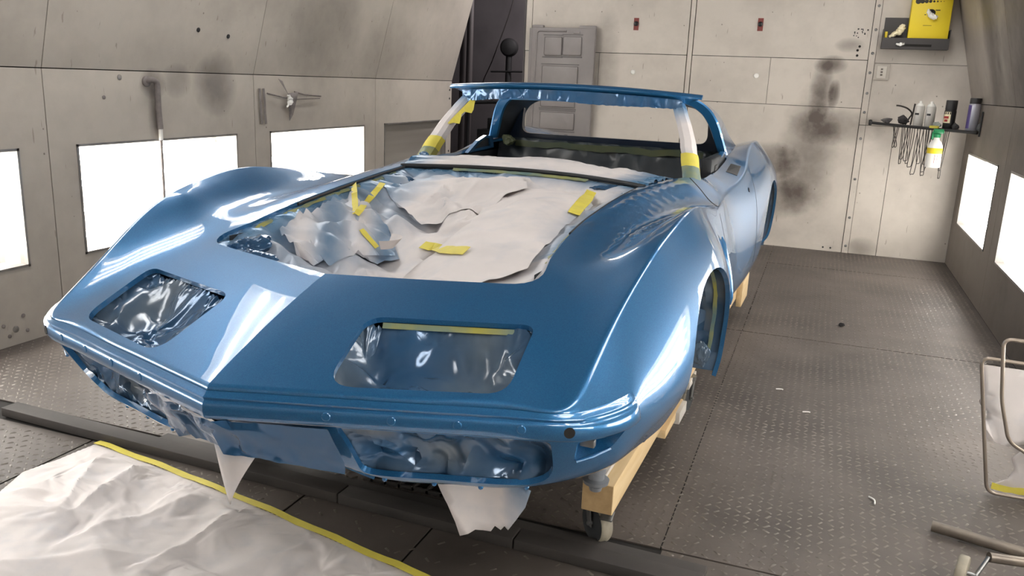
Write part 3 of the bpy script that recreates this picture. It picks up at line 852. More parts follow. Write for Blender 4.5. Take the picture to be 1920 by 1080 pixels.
# --- masked engine bay
def hood_full(off=.0):
    R_ = [(u + (off if i > 2 else 0), v_ - (off if i <= 4 else 0)) for i, (u, v_) in enumerate(hood_edge)]
    return R_
strip_v = lambda u: 1.845 - .62 * np.asarray(u) ** 2 - .02 * np.asarray(u)
he = resample(np.array(hood_edge), .03, closed=False)
bay_R = [(u + .012, v_ - .010) for u, v_ in he if v_ < 1.70]
rear_line = [(u, float(strip_v(u))) for u in np.linspace(.49, -.49, 30)]
bay_poly = bay_R + rear_line + [(-u, v_) for u, v_ in bay_R[::-1] if u > .001]
_r = np.vstack([he[he[:, 1] < 1.76], he[he[:, 1] < 1.76] * [-1, 1]]); _rp = np.vstack([_r, [q for q in rear_line]]); _rz = np.concatenate([top_z(np.abs(_r)), np.full(len(rear_line), .950)])
def edge_z(u, v_):
    """height of the rim of the bay carried inwards"""
    Q = np.column_stack([u, v_]); w = 1 / (((Q[:, None] - _rp[None]) ** 2).sum(-1) + 1e-5) ** 1.5; return (w * _rz).sum(1) / w.sum(1)
def bay_h(V_, H_=None):
    u, v_ = V_[:, 0], V_[:, 1]
    base = edge_z(u, v_)
    d_ = dist_poly(V_, bay_poly); e = np.clip(d_ / .16, 0, 1); e = e * e * (3 - 2 * e)
    sag = .095 * np.exp(-((u + .10) / .20) ** 2 - ((v_ - .92) / .30) ** 2) + .085 * np.exp(-((u + .01) / .10) ** 2 - ((v_ - .70) / .22) ** 2)
    bulge = .045 * np.exp(-((u - .20) / .17) ** 2 - ((v_ - 1.15) / .35) ** 2) + .03 * np.exp(-((u + .05) / .14) ** 2 - ((v_ - 1.5) / .2) ** 2)
    h_ = base - .011 + e * (-.035 - sag + bulge)
    if H_ is not None: h_ = h_ + H_ * (.003 + .033 * e) * np.where(u < .05, 1.15, .7)
    lim = base - .010 + np.clip(d_ - .05, 0, .15) * .22
    return np.minimum(h_, lim)
def bay_mist(V_, P_):
    d_ = dist_poly(V_, bay_poly); u, v_ = V_[:, 0], V_[:, 1]
    side = np.where(u < 0, .15, .065); m_ = .9 * np.exp(-(d_ / side) ** 1.6)
    front = (v_ < .62 + .35 * np.abs(u)) & (d_ < .12); m_ = np.where(front & (u > -.05), m_ * .25, m_)
    blob = .45 * np.exp(-((u + .26) / .13) ** 2 - ((v_ - .85) / .22) ** 2) + .38 * np.exp(-((u + .22) / .12) ** 2 - ((v_ - 1.25) / .16) ** 2)
    return m_ + blob
bay = csheet('bay_masking_paper', bay_poly, lambda V_, H_: np.column_stack([V_, bay_h(V_, H_)]), PAPER, car, .085, 21, 3, 2, .30, mist=bay_mist)
bayT = BVHTree.FromPolygons([tuple(q.co) for q in bay.data.vertices], [tuple(f.vertices) for f in bay.data.polygons])
def bay_top(V_):
    out = []
    for q in V_:
        h_ = bayT.ray_cast(Vector((q[0], q[1], 2.0)), Vector((0, 0, -1))); out.append(h_[0].z if h_[0] is not None else float(bay_h(q[None])[0]))
    return np.array(out)
# flatter sheets lying on top
def over(off, amp):
    def f(V_, H_):
        zt = bay_top(V_); A_ = np.column_stack([np.ones(len(V_)), V_, V_ ** 2, V_[:, :1] * V_[:, 1:]]); c_, *_ = np.linalg.lstsq(A_, zt, rcond=None)
        z_ = .85 * (A_ @ c_) + .15 * zt + off + amp * H_; return np.column_stack([V_, np.maximum(z_, zt + .004)])
    return f
csheet('loose_paper', [(.02, .62), (.16, .560), (.34, .575), (.43, .70), (.415, 1.0), (.40, 1.38), (.30, 1.62), (.10, 1.60), (.04, 1.30), (.12, 1.02), (.05, .80)],
      over(.016, .010), PAPER, car, .16, 31, 3, 2, .25, mist=lambda a, b: .7 * np.clip((a[:, 0] - .36) / .08, 0, 1) * np.clip((a[:, 1] - .8) / .4, 0, 1))
csheet('loose_paper', [(-.40, 1.38), (-.12, 1.16), (.07, 1.22), (.12, 1.50), (.02, 1.74), (-.30, 1.72)], over(.012, .012), PAPER, car, .14, 32, 3, 2, .25,
      mist=lambda a, b: np.clip((-a[:, 0] - .22) / .2, 0, .8))
csheet('loose_film', [(-.40, .78), (-.26, .70), (-.10, .98), (-.20, 1.08), (-.42, 1.20)], over(.016, .024), PAPER, car, .055, 33, 2, 1, .5, mist=lambda a, b: .42 + .3 * np.sin(a[:, 0] * 31 + a[:, 1] * 19))
# curled flap with a dark hollow
V = []; F = []; n_ = 16
for i in range(n_ + 1):
    a_ = -1.2 + 2.9 * i / n_
    for k_, (r_, zz) in enumerate(((.030, .0), (.055, .030))):
        V.append((-.055 + r_ * math.cos(a_) * 1.0, .80 + r_ * 1.15 * math.sin(a_), .815 + zz))
F = [(2 * i, 2 * i + 2, 2 * i + 3, 2 * i + 1) for i in range(n_)]
o = mobj('curled_flap', V, F, PAPER, car, True, 60); set_mist(o, [0] * len(V))
# yellow tape strips
for nm, pix, w in (('tape_strip', ribbon_pix((1110, 362), (1074, 404), 6), .040), ('tape_strip', ribbon_pix((793, 462), (838, 471), 5) + ribbon_pix((838, 471), (876, 474), 4)[1:], .040),
                   ('tape_strip', ribbon_pix((664, 345), (668, 402), 6), .020), ('tape_strip', ribbon_pix((668, 404), (718, 345), 7), .022), ('tape_strip', ribbon_pix((676, 432), (706, 466), 5), .018)):
    best = None
    tgt = [q for q in car.children if q.name.startswith(('bay_mask', 'loose_'))]
    hits = []
    for q in pix:
        hh = [(cast(o_, *q)) for o_ in tgt]; hh = [h_ for h_ in hh if h_]
        if hh: hits.append(min(hh, key=lambda h_: (CARM @ h_[0] - Vector((0, 0, CAM_H))).length))
    if len(hits) > 1:
        n0 = sum((h_[1] for h_ in hits), Vector()).normalized()
        ribbon(nm, [h_[0] + n0 * .006 for h_ in hits], w, TAPE, car, nrm=n0, rag=.12)
# taped edge along both sides of the bay
for s in (-1, 1):
    pts = [Vector((s * (u - .018), v_, float(TOPZ(np.array([[u, v_]]))[0]) - .016)) for u, v_ in he if .72 < v_ < 1.66]
    ribbon('edge_tape', pts, .014, TAPE_MIST, car, nrm=(-s * .5, -.1, 1), rag=.45)
# black strip across the cowl and the paper over the windscreen base
tube('weatherstrip', [(u, float(strip_v(u)), .952 - .02 * u * u) for u in np.linspace(-.50, .50, 40)], .009, RUBBER, car)
for s in (-1, 1):
    tube('weatherstrip', smooth_path([(s * (u - .006), v_, float(TOPZ(np.array([[u, v_]]))[0]) - .006) for u, v_ in he[::3] if .9 < v_ < 1.72]), .005, RUBBER, car)
ribbon('edge_tape', [(u, float(strip_v(u)) - .026, .942) for u in np.linspace(-.30, .26, 24)], .024, TAPE_MIST, car, nrm=(0, -.35, 1), rag=.2)
fold_v = lambda u: 2.10 - .30 * u ** 2
def dash(V_, H_):
    u = V_[:, 0]; f = V_[:, 1]; a_ = strip_v(u); b2 = fold_v(u)
    v_ = a_ + (b2 - a_) * f
    z_ = .950 - .02 * u * u + f * (.030 - .035 * np.abs(u) - .012 * u) + .012 * np.sin(math.pi * f) + .010 * H_ * np.clip(f * 4, 0, 1)
    return np.column_stack([u, v_, z_])
csheet('windscreen_masking_paper', [(-.50, 0), (.50, 0), (.545, 1), (-.555, 1)], dash, PAPER, car, .12, 41, 3, 1, .25,
      mist=lambda a, b: np.clip((np.abs(a[:, 0] + .02) - .36) / .14, 0, 1) * .9 + .12 * (a[:, 1] < .15), stretch=.4)
# crinkled film bunched in the corners of the bay
def clump(name, c_, size, seed, mist, parent=car, flat=.6, mat_=None):
    bm = bmesh.new(); bmesh.ops.create_icosphere(bm, subdivisions=4, radius=1.0); g_ = np.random.default_rng(seed)
    P_ = np.array([tuple(q.co) for q in bm.verts]); D_ = g_.normal(size=(26, 3)); D_ /= np.linalg.norm(D_, axis=1)[:, None]
    h_ = g_.uniform(.55, 1.0, 26); r_ = np.min(np.where((P_ @ D_.T) > .12, h_ / np.maximum(P_ @ D_.T, .12), 9), axis=1)
    r_ = np.minimum(r_, 1.25) * (1 + .12 * np.abs(np.sin(P_[:, 0] * 9 + seed)) * np.sin(P_[:, 1] * 13))
    for q, k_ in zip(bm.verts, r_): q.co = Vector(c_) + Vector((q.co.x * size[0], q.co.y * size[1], q.co.z * size[2])) * k_
    o_ = bm_obj(name, bm, mat_ or FILM, parent, True, 14); set_mist(o_, [mist] * len(o_.data.vertices)); return o_
for c_, sz, sd in (((.455, 1.62, .905), (.045, .07, .035), 3), ((.38, 1.72, .915), (.10, .05, .03), 4), ((-.43, 1.56, .905), (.05, .06, .022), 5), ((-.37, 1.46, .885), (.05, .07, .022), 6),
                   ((-.42, .66, .800), (.06, .07, .03), 7), ((-.575, 2.05, .955), (.028, .03, .022), 8), ((-.53, 1.86, .945), (.035, .03, .014), 9), ((-.52, 2.90, .985), (.045, .03, .03), 11), ((-.33, .60, .79), (.07, .045, .022), 10)):
    clump('tape_wad' if sd == 11 else 'bunched_film', c_, sz, sd, .8, mat_=TAPE_DULL if sd == 11 else None)

# --- headlight openings: recessed, crumpled film
def grow(poly, k_):
    P_ = np.asarray(poly); c_ = P_.mean(0); return [tuple(c_ + (q - c_) * k_) for q in P_]
for s, seed, amp, cell, sf in ((1, 57, .030, .085, 1), (-1, 63, .026, .060, 1)):
    hp = grow(HEAD, 1.06)
    def hl(V_, H_, s=s, amp=amp):
        d_ = np.clip(dist_poly(V_, hp) / .08, 0, 1); zt = top_z(V_)
        z_ = zt - .016 - .048 * d_ + amp * H_ * (.25 + .75 * d_)
        return np.column_stack([s * V_[:, 0], V_[:, 1], np.minimum(z_, zt - .009)])
    csheet('headlight_film', hp, hl, FILM, car, cell, seed, 3, sf, .32, mist=lambda a, b, s=s: (.50 if s > 0 else .62) + .30 * np.sin(a[:, 0] * 17 + a[:, 1] * 9))
    if s > 0:
        ribbon('edge_tape', [(u, v_ + .004, float(TOPZ(np.array([[u, v_]]))[0]) - .017) for u, v_ in [(.225 + .285 * k_ / 14, .316 + .092 * k_ / 14) for k_ in range(15)]], .014, TAPE_MIST, car, nrm=(0, -.8, .6))
# --- grille openings: film stuffed behind the painted bar
for s, seed, amp in ((1, 71, 1.0), (-1, 83, 1.1)):
    gp = grow(GRILLE, 1.07)
    def gr(V_, H_, s=s):
        P_ = S_eval(V_[:, 0], np.clip(V_[:, 1], .425, .61)); d_ = np.clip(dist_poly(V_, gp) / .05, 0, 1)
        P_[:, 1] += np.maximum(.014 + .030 * d_ + .022 * H_ * (.2 + .8 * d_), .006); return P_ * [s, 1, 1]
    csheet('grille_film', gp, gr, FILM, car, .045, seed, 2, 1, .4, mist=lambda a, b: .60 + .40 * np.sin(a[:, 0] * 21 + 1.3) * np.sin(a[:, 1] * 40))
    for t_ in np.linspace(tg(.30), tg(.62), 4):
        q = S_eval(np.array([t_]), np.array([.434]))[0]
        bm = bmesh.new(); lathe(bm, [(.006, -.003), (.006, .001), (.003, .003)], (s * q[0], q[1], q[2]), (s * .3, -.9, .2), 8); bm_obj('screw', bm, PAINT, car, True)
# film drawn over the centre of the nose below the lip
def cen_f(V_, H_):
    u = V_[:, 0]; z_ = V_[:, 1]; c_ = np.interp(z_, [.42, .445, .515, .6], [.135, .09, .05, .004])
    f = .013 * H_ * np.clip(1 - (u + .05) / .25, .12, 1)
    return np.column_stack([u, K * np.abs(u) * .9 + c_ - .012 - np.maximum(f, -.009), z_])
csheet('nose_film', [(-.24, .596), (.245, .596), (.25, .50), (.24, .462), (.0, .500), (-.09, .505), (-.20, .480)], cen_f, FILM, car, .04, 91, 2, 1, .4, mist=lambda a, b: np.where(a[:, 0] > -.08, 1.1, .8))
# paper hanging below the nose
def hang(name, poly, f3, mist):
    o_ = sheet(name, poly, f3, PAPER, car, .02, mist=mist, smooth=40); o_.modifiers.new('t', 'SOLIDIFY').thickness = .0008; return o_
hang('hanging_paper', [(-.150, .50), (-.085, .497), (.004, .455), (-.03, .395), (-.062, .335), (-.070, .318), (-.078, .335), (-.105, .40), (-.125, .455)],
     lambda V_: np.column_stack([V_[:, 0], .138 + .02 * np.sin(V_[:, 0] * 30) + .12 * (.5 - V_[:, 1]) ** 1.3 + .35 * np.clip(V_[:, 0] + .08, 0, 1) * 0, V_[:, 1]]), lambda a, b: np.clip((a[:, 1] - .42) * 7, 0, .75))
tube('paper_fold', [(-.088, .126, .500), (-.04, .134, .478), (.006, .142, .455)], .006, WHITEPLASTIC, car)
hang('hanging_paper', [(.355, .415), (.60, .42), (.585, .37), (.55, .31), (.535, .285), (.525, .292), (.515, .278), (.50, .285), (.49, .268), (.455, .270), (.44, .258), (.422, .252), (.412, .29), (.395, .335)],
     lambda V_: np.column_stack([V_[:, 0], .335 + .018 * np.sin(V_[:, 0] * 26 + 1) + .10 * (.42 - V_[:, 1]), V_[:, 1]]), lambda a, b: np.clip((a[:, 0] - .515) * 25, 0, .7) * np.clip((a[:, 1] - .25) * 6, .4, 1))

# --- wheel openings: film liner and tape
for vc, zc_ in ((1.03, .44), (3.50, .45)):
    for s in (1, -1):
        V = []; F = []; M_ = []; na, nu = 30, 12; g_ = np.random.default_rng(int(vc * 10 + s))
        for i in range(na + 1):
            a_ = math.pi * i / na * 1.0; v_ = vc - .385 * math.cos(a_); z_ = zc_ + .385 * math.sin(a_)
            uo = float(S_eval(np.array([t_of(v=v_)]), np.array([max(z_, .45)]))[0][0]) - .006
            for k_ in range(nu + 1):
                u = .46 + (uo - .46) * k_ / nu; j_ = .010 * g_.normal() * (0 if k_ > nu - 2 else 1)
                V.append((s * u, v_ + j_, z_ + j_)); M_.append(.35 + .3 * (i > na - 6))
        for i in range(na):
            for k_ in range(nu): F.append((i * (nu + 1) + k_, i * (nu + 1) + k_ + 1, (i + 1) * (nu + 1) + k_ + 1, (i + 1) * (nu + 1) + k_))
        o = mobj('wheel_arch_film', V, F, FILM, car, True, 20); set_mist(o, M_)
        mobj('inner_wing', [(s * .47, vc - .39, .36), (s * .47, vc + .39, .36), (s * .47, vc + .39, zc_ + .39), (s * .47, vc - .39, zc_ + .39)], [(0, 1, 2, 3)], BLACK, car)
        pts = []
        for i in range(26):
            a_ = math.pi * (.42 + .58 * i / 25); v_ = vc - .378 * math.cos(a_); z_ = zc_ + .378 * math.sin(a_)
            uo = float(S_eval(np.array([t_of(v=v_)]), np.array([max(z_, .45)]))[0][0])
            pts.append(Vector((s * (uo - .045), v_ + .002 * math.cos(a_), z_)))
        ribbon('arch_tape', pts, .012, TAPE_MIST, car, nrm=[Vector((0, vc - q.y, zc_ - q.z)) for q in pts], rag=.2)
        # flat closing panel below the arch at the back
        ub = float(S_eval(np.array([t_of(v=vc + .38)]), np.array([.45]))[0][0]) - .012
        q = [(s * .46, vc + .380, .395), (s * (ub - .008), vc + .380, .395), (s * ub, vc + .380, .46), (s * .46, vc + .380, .46)]
        o = mobj('arch_closing_film', q, [(0, 1, 2, 3)], FILM, car); set_mist(o, [.6] * 4)
clump('bunched_film', (.80, 1.385, .455), (.035, .02, .055), 17, .35)
clump('bunched_film', (.74, 1.385, .43), (.05, .02, .035), 18, .6)
# floor pan closes the body from below
box('floor_pan', (-.60, .62, .375), (.60, 4.2, .395), BLACK, car)
box('bay_floor', (-.60, .35, .47), (.60, 1.9, .49), BLACK, car)
# door handle recess, lock and shut line on the visible side, and on the far side
for s in (1, -1):
    q = [(.664, 2.60), (.712, 2.62), (.705, 2.80), (.660, 2.78)]
    V = [(s * u, v_, float(TOPZ(np.array([[u, v_]]))[0]) + .002) for u, v_ in q]
    V += [(x_, y_, z_ - .03) for x_, y_, z_ in V]
    mobj('handle_recess', V, [(0, 1, 2, 3), (0, 4, 5, 1), (1, 5, 6, 2), (2, 6, 7, 3), (3, 7, 4, 0)], BLACK, car)
    for v_, rows_ in ((1.80, 9), (2.86, 9)):
        tt = t_of(v=v_); pts = []
        for z_ in np.linspace(.86 if v_ < 2 else .90, .44, rows_):
            p_ = S_eval(np.array([tt]), np.array([z_]))[0]; n_ = S_n(np.array([tt]), np.array([z_]))[0]; pts.append(Vector((s * (p_[0] + n_[0] * .0006), p_[1] + n_[1] * .0006, z_ + n_[2] * .0006)))
        ribbon('door_shut_line', pts, .004, GAP, car, nrm=(s, 0, .1), thick=.0004)
    pts = [Vector((s * u, v_, float(TOPZ(np.array([[u, v_]]))[0]) + .0008)) for u, v_ in [(.60 + .15 * k_ / 9, 2.03 - .22 * k_ / 9) for k_ in range(10)]]
    ribbon('door_shut_line', pts, .004, GAP, car, nrm=(0, 0, 1), thick=.0004)
    p_ = S_eval(np.array([t_of(v=2.72)]), np.array([.85]))[0]
    bm = bmesh.new(); lathe(bm, [(.011, -.002), (.011, .002), (.006, .002)], (s * p_[0], p_[1], p_[2]), (s, 0, .3), 12); bm_obj('door_lock', bm, GAP, car, True)
    for k_ in range(4):                                                  # four gill slots behind the front wheel
        tt = t_of(v=1.50 + .055 * k_); pts = []
        for z_ in np.linspace(.80, .60, 9):
            p_ = S_eval(np.array([tt]), np.array([z_]))[0]; n_ = S_n(np.array([tt]), np.array([z_]))[0]; pts.append(Vector((s * (p_[0] + n_[0] * .001), p_[1] + .05 * (.8 - z_), z_)))
        tube('gill_slot', pts, [.001] + [.007] * 7 + [.001], PAINT, car, 8)

# ================================================================== THE BOOTH
XL, XR, YB, YF = -3.43, 1.04, 7.45, -1.7
ZS, ZH, ZC = 1.265, 2.04, 2.66          # fold in the side walls, start of the light hips, ceiling
SL = .27                                # inward lean of the upper walls
def ray_plane(px, py, p0, n_):
    d_ = FWD + RIGHT * ((px - 960) / FPX) + UP * ((540 - py) / FPX); o_ = Vector((0, 0, CAM_H)); n_ = Vector(n_)
    return o_ + d_ * ((Vector(p0) - o_).dot(n_) / d_.dot(n_))
def struct(o): return tag(o, kind='structure')

def slab(name, quad, thick, mat_, parent, hole=None):
    """flat panel given by four corners (a0b0, a1b0, a1b1, a0b1) with optional rectangular hole (fractions), thickness along its back"""
    q = [Vector(p) for p in quad]; n_ = (q[1] - q[0]).cross(q[3] - q[0]).normalized() * thick
    P_ = lambda a, b: q[0] + (q[1] - q[0]) * a + (q[3] - q[0]) * b
    if hole is None: fr = q
    fr = [P_(0, 0), P_(1, 0), P_(1, 1), P_(0, 1)]
    if hole is None:
        V = fr + [p - n_ for p in fr]; F = [(0, 1, 2, 3), (7, 6, 5, 4)] + [(i, 4 + i, 4 + (i + 1) % 4, (i + 1) % 4) for i in range(4)]
    else:
        a0, a1, b0, b1 = hole; inn = [P_(a0, b0), P_(a1, b0), P_(a1, b1), P_(a0, b1)]
        V = fr + inn + [p - n_ for p in fr + inn]
        F = []
        for i in range(4):
            j = (i + 1) % 4
            F += [(i, j, 4 + j, 4 + i), (8 + i, 12 + i, 12 + j, 8 + j), (i, 8 + i, 8 + j, j), (4 + i, 4 + j, 12 + j, 12 + i)]
    return mobj(name, V, F, mat_, parent)

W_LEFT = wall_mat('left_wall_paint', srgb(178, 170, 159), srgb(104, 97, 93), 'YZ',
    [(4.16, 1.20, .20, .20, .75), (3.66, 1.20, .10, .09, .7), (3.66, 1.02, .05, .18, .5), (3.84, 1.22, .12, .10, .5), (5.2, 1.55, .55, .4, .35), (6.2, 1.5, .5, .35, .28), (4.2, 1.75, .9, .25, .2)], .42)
W_BACK = wall_mat('back_wall_paint', srgb(194, 186, 176), srgb(90, 81, 75), 'XZ',
    [(-.07, 1.30, .10, .30, .62), (-.02, 1.52, .14, .08, .8), (.10, 1.68, .12, .06, .45), (.03, 1.29, .05, .13, .8), (-.12, .78, .26, .60, .6), (-.42, .72, .28, .17, .75),
     (-.36, .42, .40, .20, .60), (.06, 1.03, .40, .16, .50), (-1.9, 1.5, .14, .5, .35), (.40, .05, .14, .10, .5), (-.6, .12, .5, .13, .25)], .34, seed=.4)
W_RIGHT = wall_mat('right_wall_backlit_paint', srgb(126, 117, 109), srgb(80, 73, 68), 'YZ', [(5.6, 1.0, .6, .3, .4), (4.6, .2, .8, .3, .35)], .75, rough=.55)  # backlit darkness of this wall is put into its base colour, besides the dirt
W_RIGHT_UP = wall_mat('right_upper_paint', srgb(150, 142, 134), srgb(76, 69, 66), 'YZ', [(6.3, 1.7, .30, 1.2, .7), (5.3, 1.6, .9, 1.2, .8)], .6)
W_FRONT = plain('front_wall_paint', srgb(150, 146, 142), .6, col2=srgb(120, 116, 113), scale=1.5)
PANE_OFF = plain('unlit_pane', srgb(150, 144, 136), .35, col2=srgb(128, 122, 115), scale=1.2, stretch=(1, .3, 6))

# --- floor: base, tread plates and lugs
floor = struct(mobj('floor', [(XL, YF, -.006), (XR, YF, -.006), (XR, YB + .1, -.006), (XL, YB + .1, -.006)], [(0, 1, 2, 3)], GAP))
plates = [(XL, -.30, 2.19, 4.612), (-.30, XR, 2.19, 4.612), (XL, -1.62, 4.616, YB), (-1.62, -.30, 4.616, YB), (-.296, XR, 4.616, 6.66), (-.296, XR, 6.664, YB),
          (XL, -2.30, YF, 2.06), (-2.296, -1.405, YF, 2.06), (-1.40, -.952, YF, 2.06), (-.948, -.30, YF, 2.06), (-.296, XR, YF, 2.186)]
for x0, x1, y0, y1 in plates: box('floor_plate', (x0 + .002, y0 + .002, -.005), (x1 - .002, y1 - .002, 0), FLOOR, floor)
sp = .031; V = []; F = []
xs = np.arange(XL + .03, XR - .02, sp); ys = np.arange(1.15, YB - .02, sp)
gx, gy = np.meshgrid(np.arange(len(xs)), np.arange(len(ys)), indexing='ij')
X_ = xs[gx].ravel(); Y_ = ys[gy].ravel(); par = ((gx + gy) % 2).ravel()
g = np.random.default_rng(2)
wear = np.sin(X_ * 3.1 + 1.7 * np.sin(Y_ * 1.9)) * np.sin(Y_ * 2.7 + 1.3 * np.sin(X_ * 2.3)) + .35 * np.sin(X_ * 11 + Y_ * 7)
keepm = g.random(len(X_)) > np.clip(.06 + .45 * (wear - .35), .05, .6)
keepm &= ~((Y_ > 2.03) & (Y_ < 2.20) & (X_ < -.28)); keepm &= ~((X_ < -.9) & (X_ > -2.2) & (Y_ < 1.7))
keepm &= ~((X_ > -1.5) & (X_ < -.31) & (Y_ < 2.1) & (g.random(len(X_)) < .75))
X_, Y_, par = X_[keepm], Y_[keepm], par[keepm]; n_ = len(X_)
ang = np.where(par == 1, math.radians(52), math.radians(-38)) + g.normal(0, .10, n_); sc = g.uniform(.55, 1.12, n_)
loc = np.array([(-.0120, -.0042, -.0005), (.0120, -.0042, -.0005), (.0120, .0042, -.0005), (-.0120, .0042, -.0005), (-.0065, 0, .0030), (.0065, 0, .0030)])
co, si = np.cos(ang)[:, None], np.sin(ang)[:, None]; lx, ly = loc[None, :, 0] * sc[:, None], loc[None, :, 1] * sc[:, None]
VV = np.stack([X_[:, None] + lx * co - ly * si, Y_[:, None] + lx * si + ly * co, np.broadcast_to(loc[None, :, 2], (n_, 6)) * sc[:, None]], -1).reshape(-1, 3)
me = bpy.data.meshes.new('tread_lugs'); tri = np.array([(0, 1, 5), (0, 5, 4), (1, 2, 5), (2, 3, 4), (2, 4, 5), (3, 0, 4)])
FF = (np.arange(n_)[:, None, None] * 6 + tri[None]).reshape(-1, 3)
me.vertices.add(len(VV)); me.vertices.foreach_set('co', VV.ravel().astype(np.float32))
me.loops.add(FF.size); me.loops.foreach_set('vertex_index', FF.ravel().astype(np.int32))
me.polygons.add(len(FF)); me.polygons.foreach_set('loop_start', np.arange(0, FF.size, 3, dtype=np.int32)); me.update(calc_edges=True); me.validate()
me.materials.append(LUG); tag(link(bpy.data.objects.new('tread_lugs', me), floor), kind='stuff')
# steel edge bar crossing in front of the car, with a raised strip behind it
bar = empty('floor_edge_bar', (0, 0, 0), 0, 'dark steel bar across the floor in front of the car', 'floor bar')
rz = Matrix.Rotation(math.radians(-1.9), 3, 'Z')
box('bar', (-2.76, 2.055, 0), (-1.28, 2.125, .034), FLOOR_DARK, bar, .004, rz, (-2.1, 2.1, 0))
box('bar', (-1.276, 2.055, 0), (-.69, 2.125, .034), FLOOR_DARK, bar, .004, rz, (-2.1, 2.1, 0))
box('bar', (-.686, 2.055, 0), (-.16, 2.125, .034), FLOOR_DARK, bar, .004, rz, (-2.1, 2.1, 0))
box('flange', (-2.08, 2.125, 0), (-.16, 2.185, .022), FLOOR_DARK, bar, .003, rz, (-2.1, 2.1, 0))
# drain grate under the nose
gr_ = empty('floor_grate', (-1.06, 2.30, 0), 0, 'dark metal floor grate under the car nose', 'grate')
for k_ in range(9): box('grate_bar', (-.20 + .05 * k_, -.10, 0), (-.192 + .05 * k_, .10, .016), FLOOR_DARK, gr_)
for k_ in range(3): box('grate_bar', (-.21, -.10 + .095 * k_, .001), (.215, -.09 + .095 * k_, .012), FLOOR_DARK, gr_)

# --- side walls
wn = 0
def side_wall(sgn, x0, seams, wins, mat_lo, mat_up, name, dark_last=False):
    """sgn +1: room lies towards +x (left wall)"""
    global wn
    y0, y1 = seams[0], seams[-1]; xb = x0 - sgn * .18
    back = struct(mobj(name, [(xb, y0, 0), (xb, y1, 0), (xb, y1, ZS), (xb, y0, ZS), (xb + sgn * SL * (ZH - ZS), y0, ZH), (xb + sgn * SL * (ZH - ZS), y1, ZH)], [(0, 1, 2, 3), (3, 2, 5, 4)], GAP))
    for i in range(len(seams) - 1):
        a, b = seams[i] + .0025, seams[i + 1] - .0025
        w = wins[i]; hole = None
        if w: hole = ((w[0] - a) / (b - a), (w[1] - a) / (b - a), .356 / (ZS - .003), .906 / (ZS - .003))
        q = [(x0, a, 0), (x0, b, 0), (x0, b, ZS - .003), (x0, a, ZS - .003)]
        if sgn < 0:
            q = [q[1], q[0], q[3], q[2]]
            if hole: hole = (1 - hole[1], 1 - hole[0], hole[2], hole[3])
        slab('wall_panel', q, .03, mat_lo, back, hole)
        xt = x0 + sgn * SL * (ZH - ZS)
        q = [(x0 + sgn * .001, a, ZS + .002), (x0 + sgn * .001, b, ZS + .002), (xt, b, ZH), (xt, a, ZH)]
        if sgn < 0: q = [q[1], q[0], q[3], q[2]]
        slab('upper_wall_panel', q, .03, mat_up, back)
        if w:
            wn += 1; z0, z1 = .356, .906; a, b = w
            root = struct(empty('window_%d' % wn, (0, 0, 0)))
            off = dark_last and i == len(seams) - 2
            xi = x0 - sgn * .045
            if off: mobj('blank_panel', [(xi, a, z0), (xi, b, z0), (xi, b, z1), (xi, a, z1)], [(0, 1, 2, 3) if sgn > 0 else (3, 2, 1, 0)], PANE_OFF, root)
            else:
                xd = x0 - sgn * .16
                mobj('lightbox', [(x_, y_, z_) for x_ in (xi, xd) for y_, z_ in ((a, z0), (b, z0), (b, z1), (a, z1))], [(4, 5, 6, 7), (0, 1, 5, 4), (1, 2, 6, 5), (2, 3, 7, 6), (3, 0, 4, 7)], BOXWHITE, root)
                for k_ in range(4):
                    zt = z0 + .075 + .1335 * k_
                    cyl('tube', (x0 - sgn * .115, a + .07, zt), (x0 - sgn * .115, b - .07, zt), .019, BOXTUBE, root, seg=12)
                xp = x0 - sgn * .018
                mobj('glass_pane', [(xp, a, z0), (xp, b, z0), (xp, b, z1), (xp, a, z1)], [(0, 1, 2, 3) if sgn > 0 else (3, 2, 1, 0)], PANE, root)
            bm = bmesh.new(); t_ = .012
            for lo, hi in (((a, z0), (b, z0 + t_)), ((a, z1 - t_), (b, z1)), ((a, z0), (a + t_, z1)), ((b - t_, z0), (b, z1))):
                bm_box(bm, (min(xi, x0 + sgn * .004), lo[0], lo[1]), (max(xi, x0 + sgn * .004), hi[0], hi[1]))
            bm_obj('window_frame', bm, TRIM, root)
    return back
seL = [YF, -.12, 1.43, 2.97, 4.52, 6.07, 7.55]
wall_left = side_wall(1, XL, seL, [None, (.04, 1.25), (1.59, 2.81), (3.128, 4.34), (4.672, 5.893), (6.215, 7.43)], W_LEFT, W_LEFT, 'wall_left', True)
seR = [YF, -.62, .95, 2.55, 4.15, 5.76, YB]
wall_right = side_wall(-1, XR, seR, [None, (-.45, .76), (1.13, 2.34), (2.73, 3.94), (4.345, 5.552), (5.965, 7.172)], W_RIGHT, W_RIGHT_UP, 'wall_right')

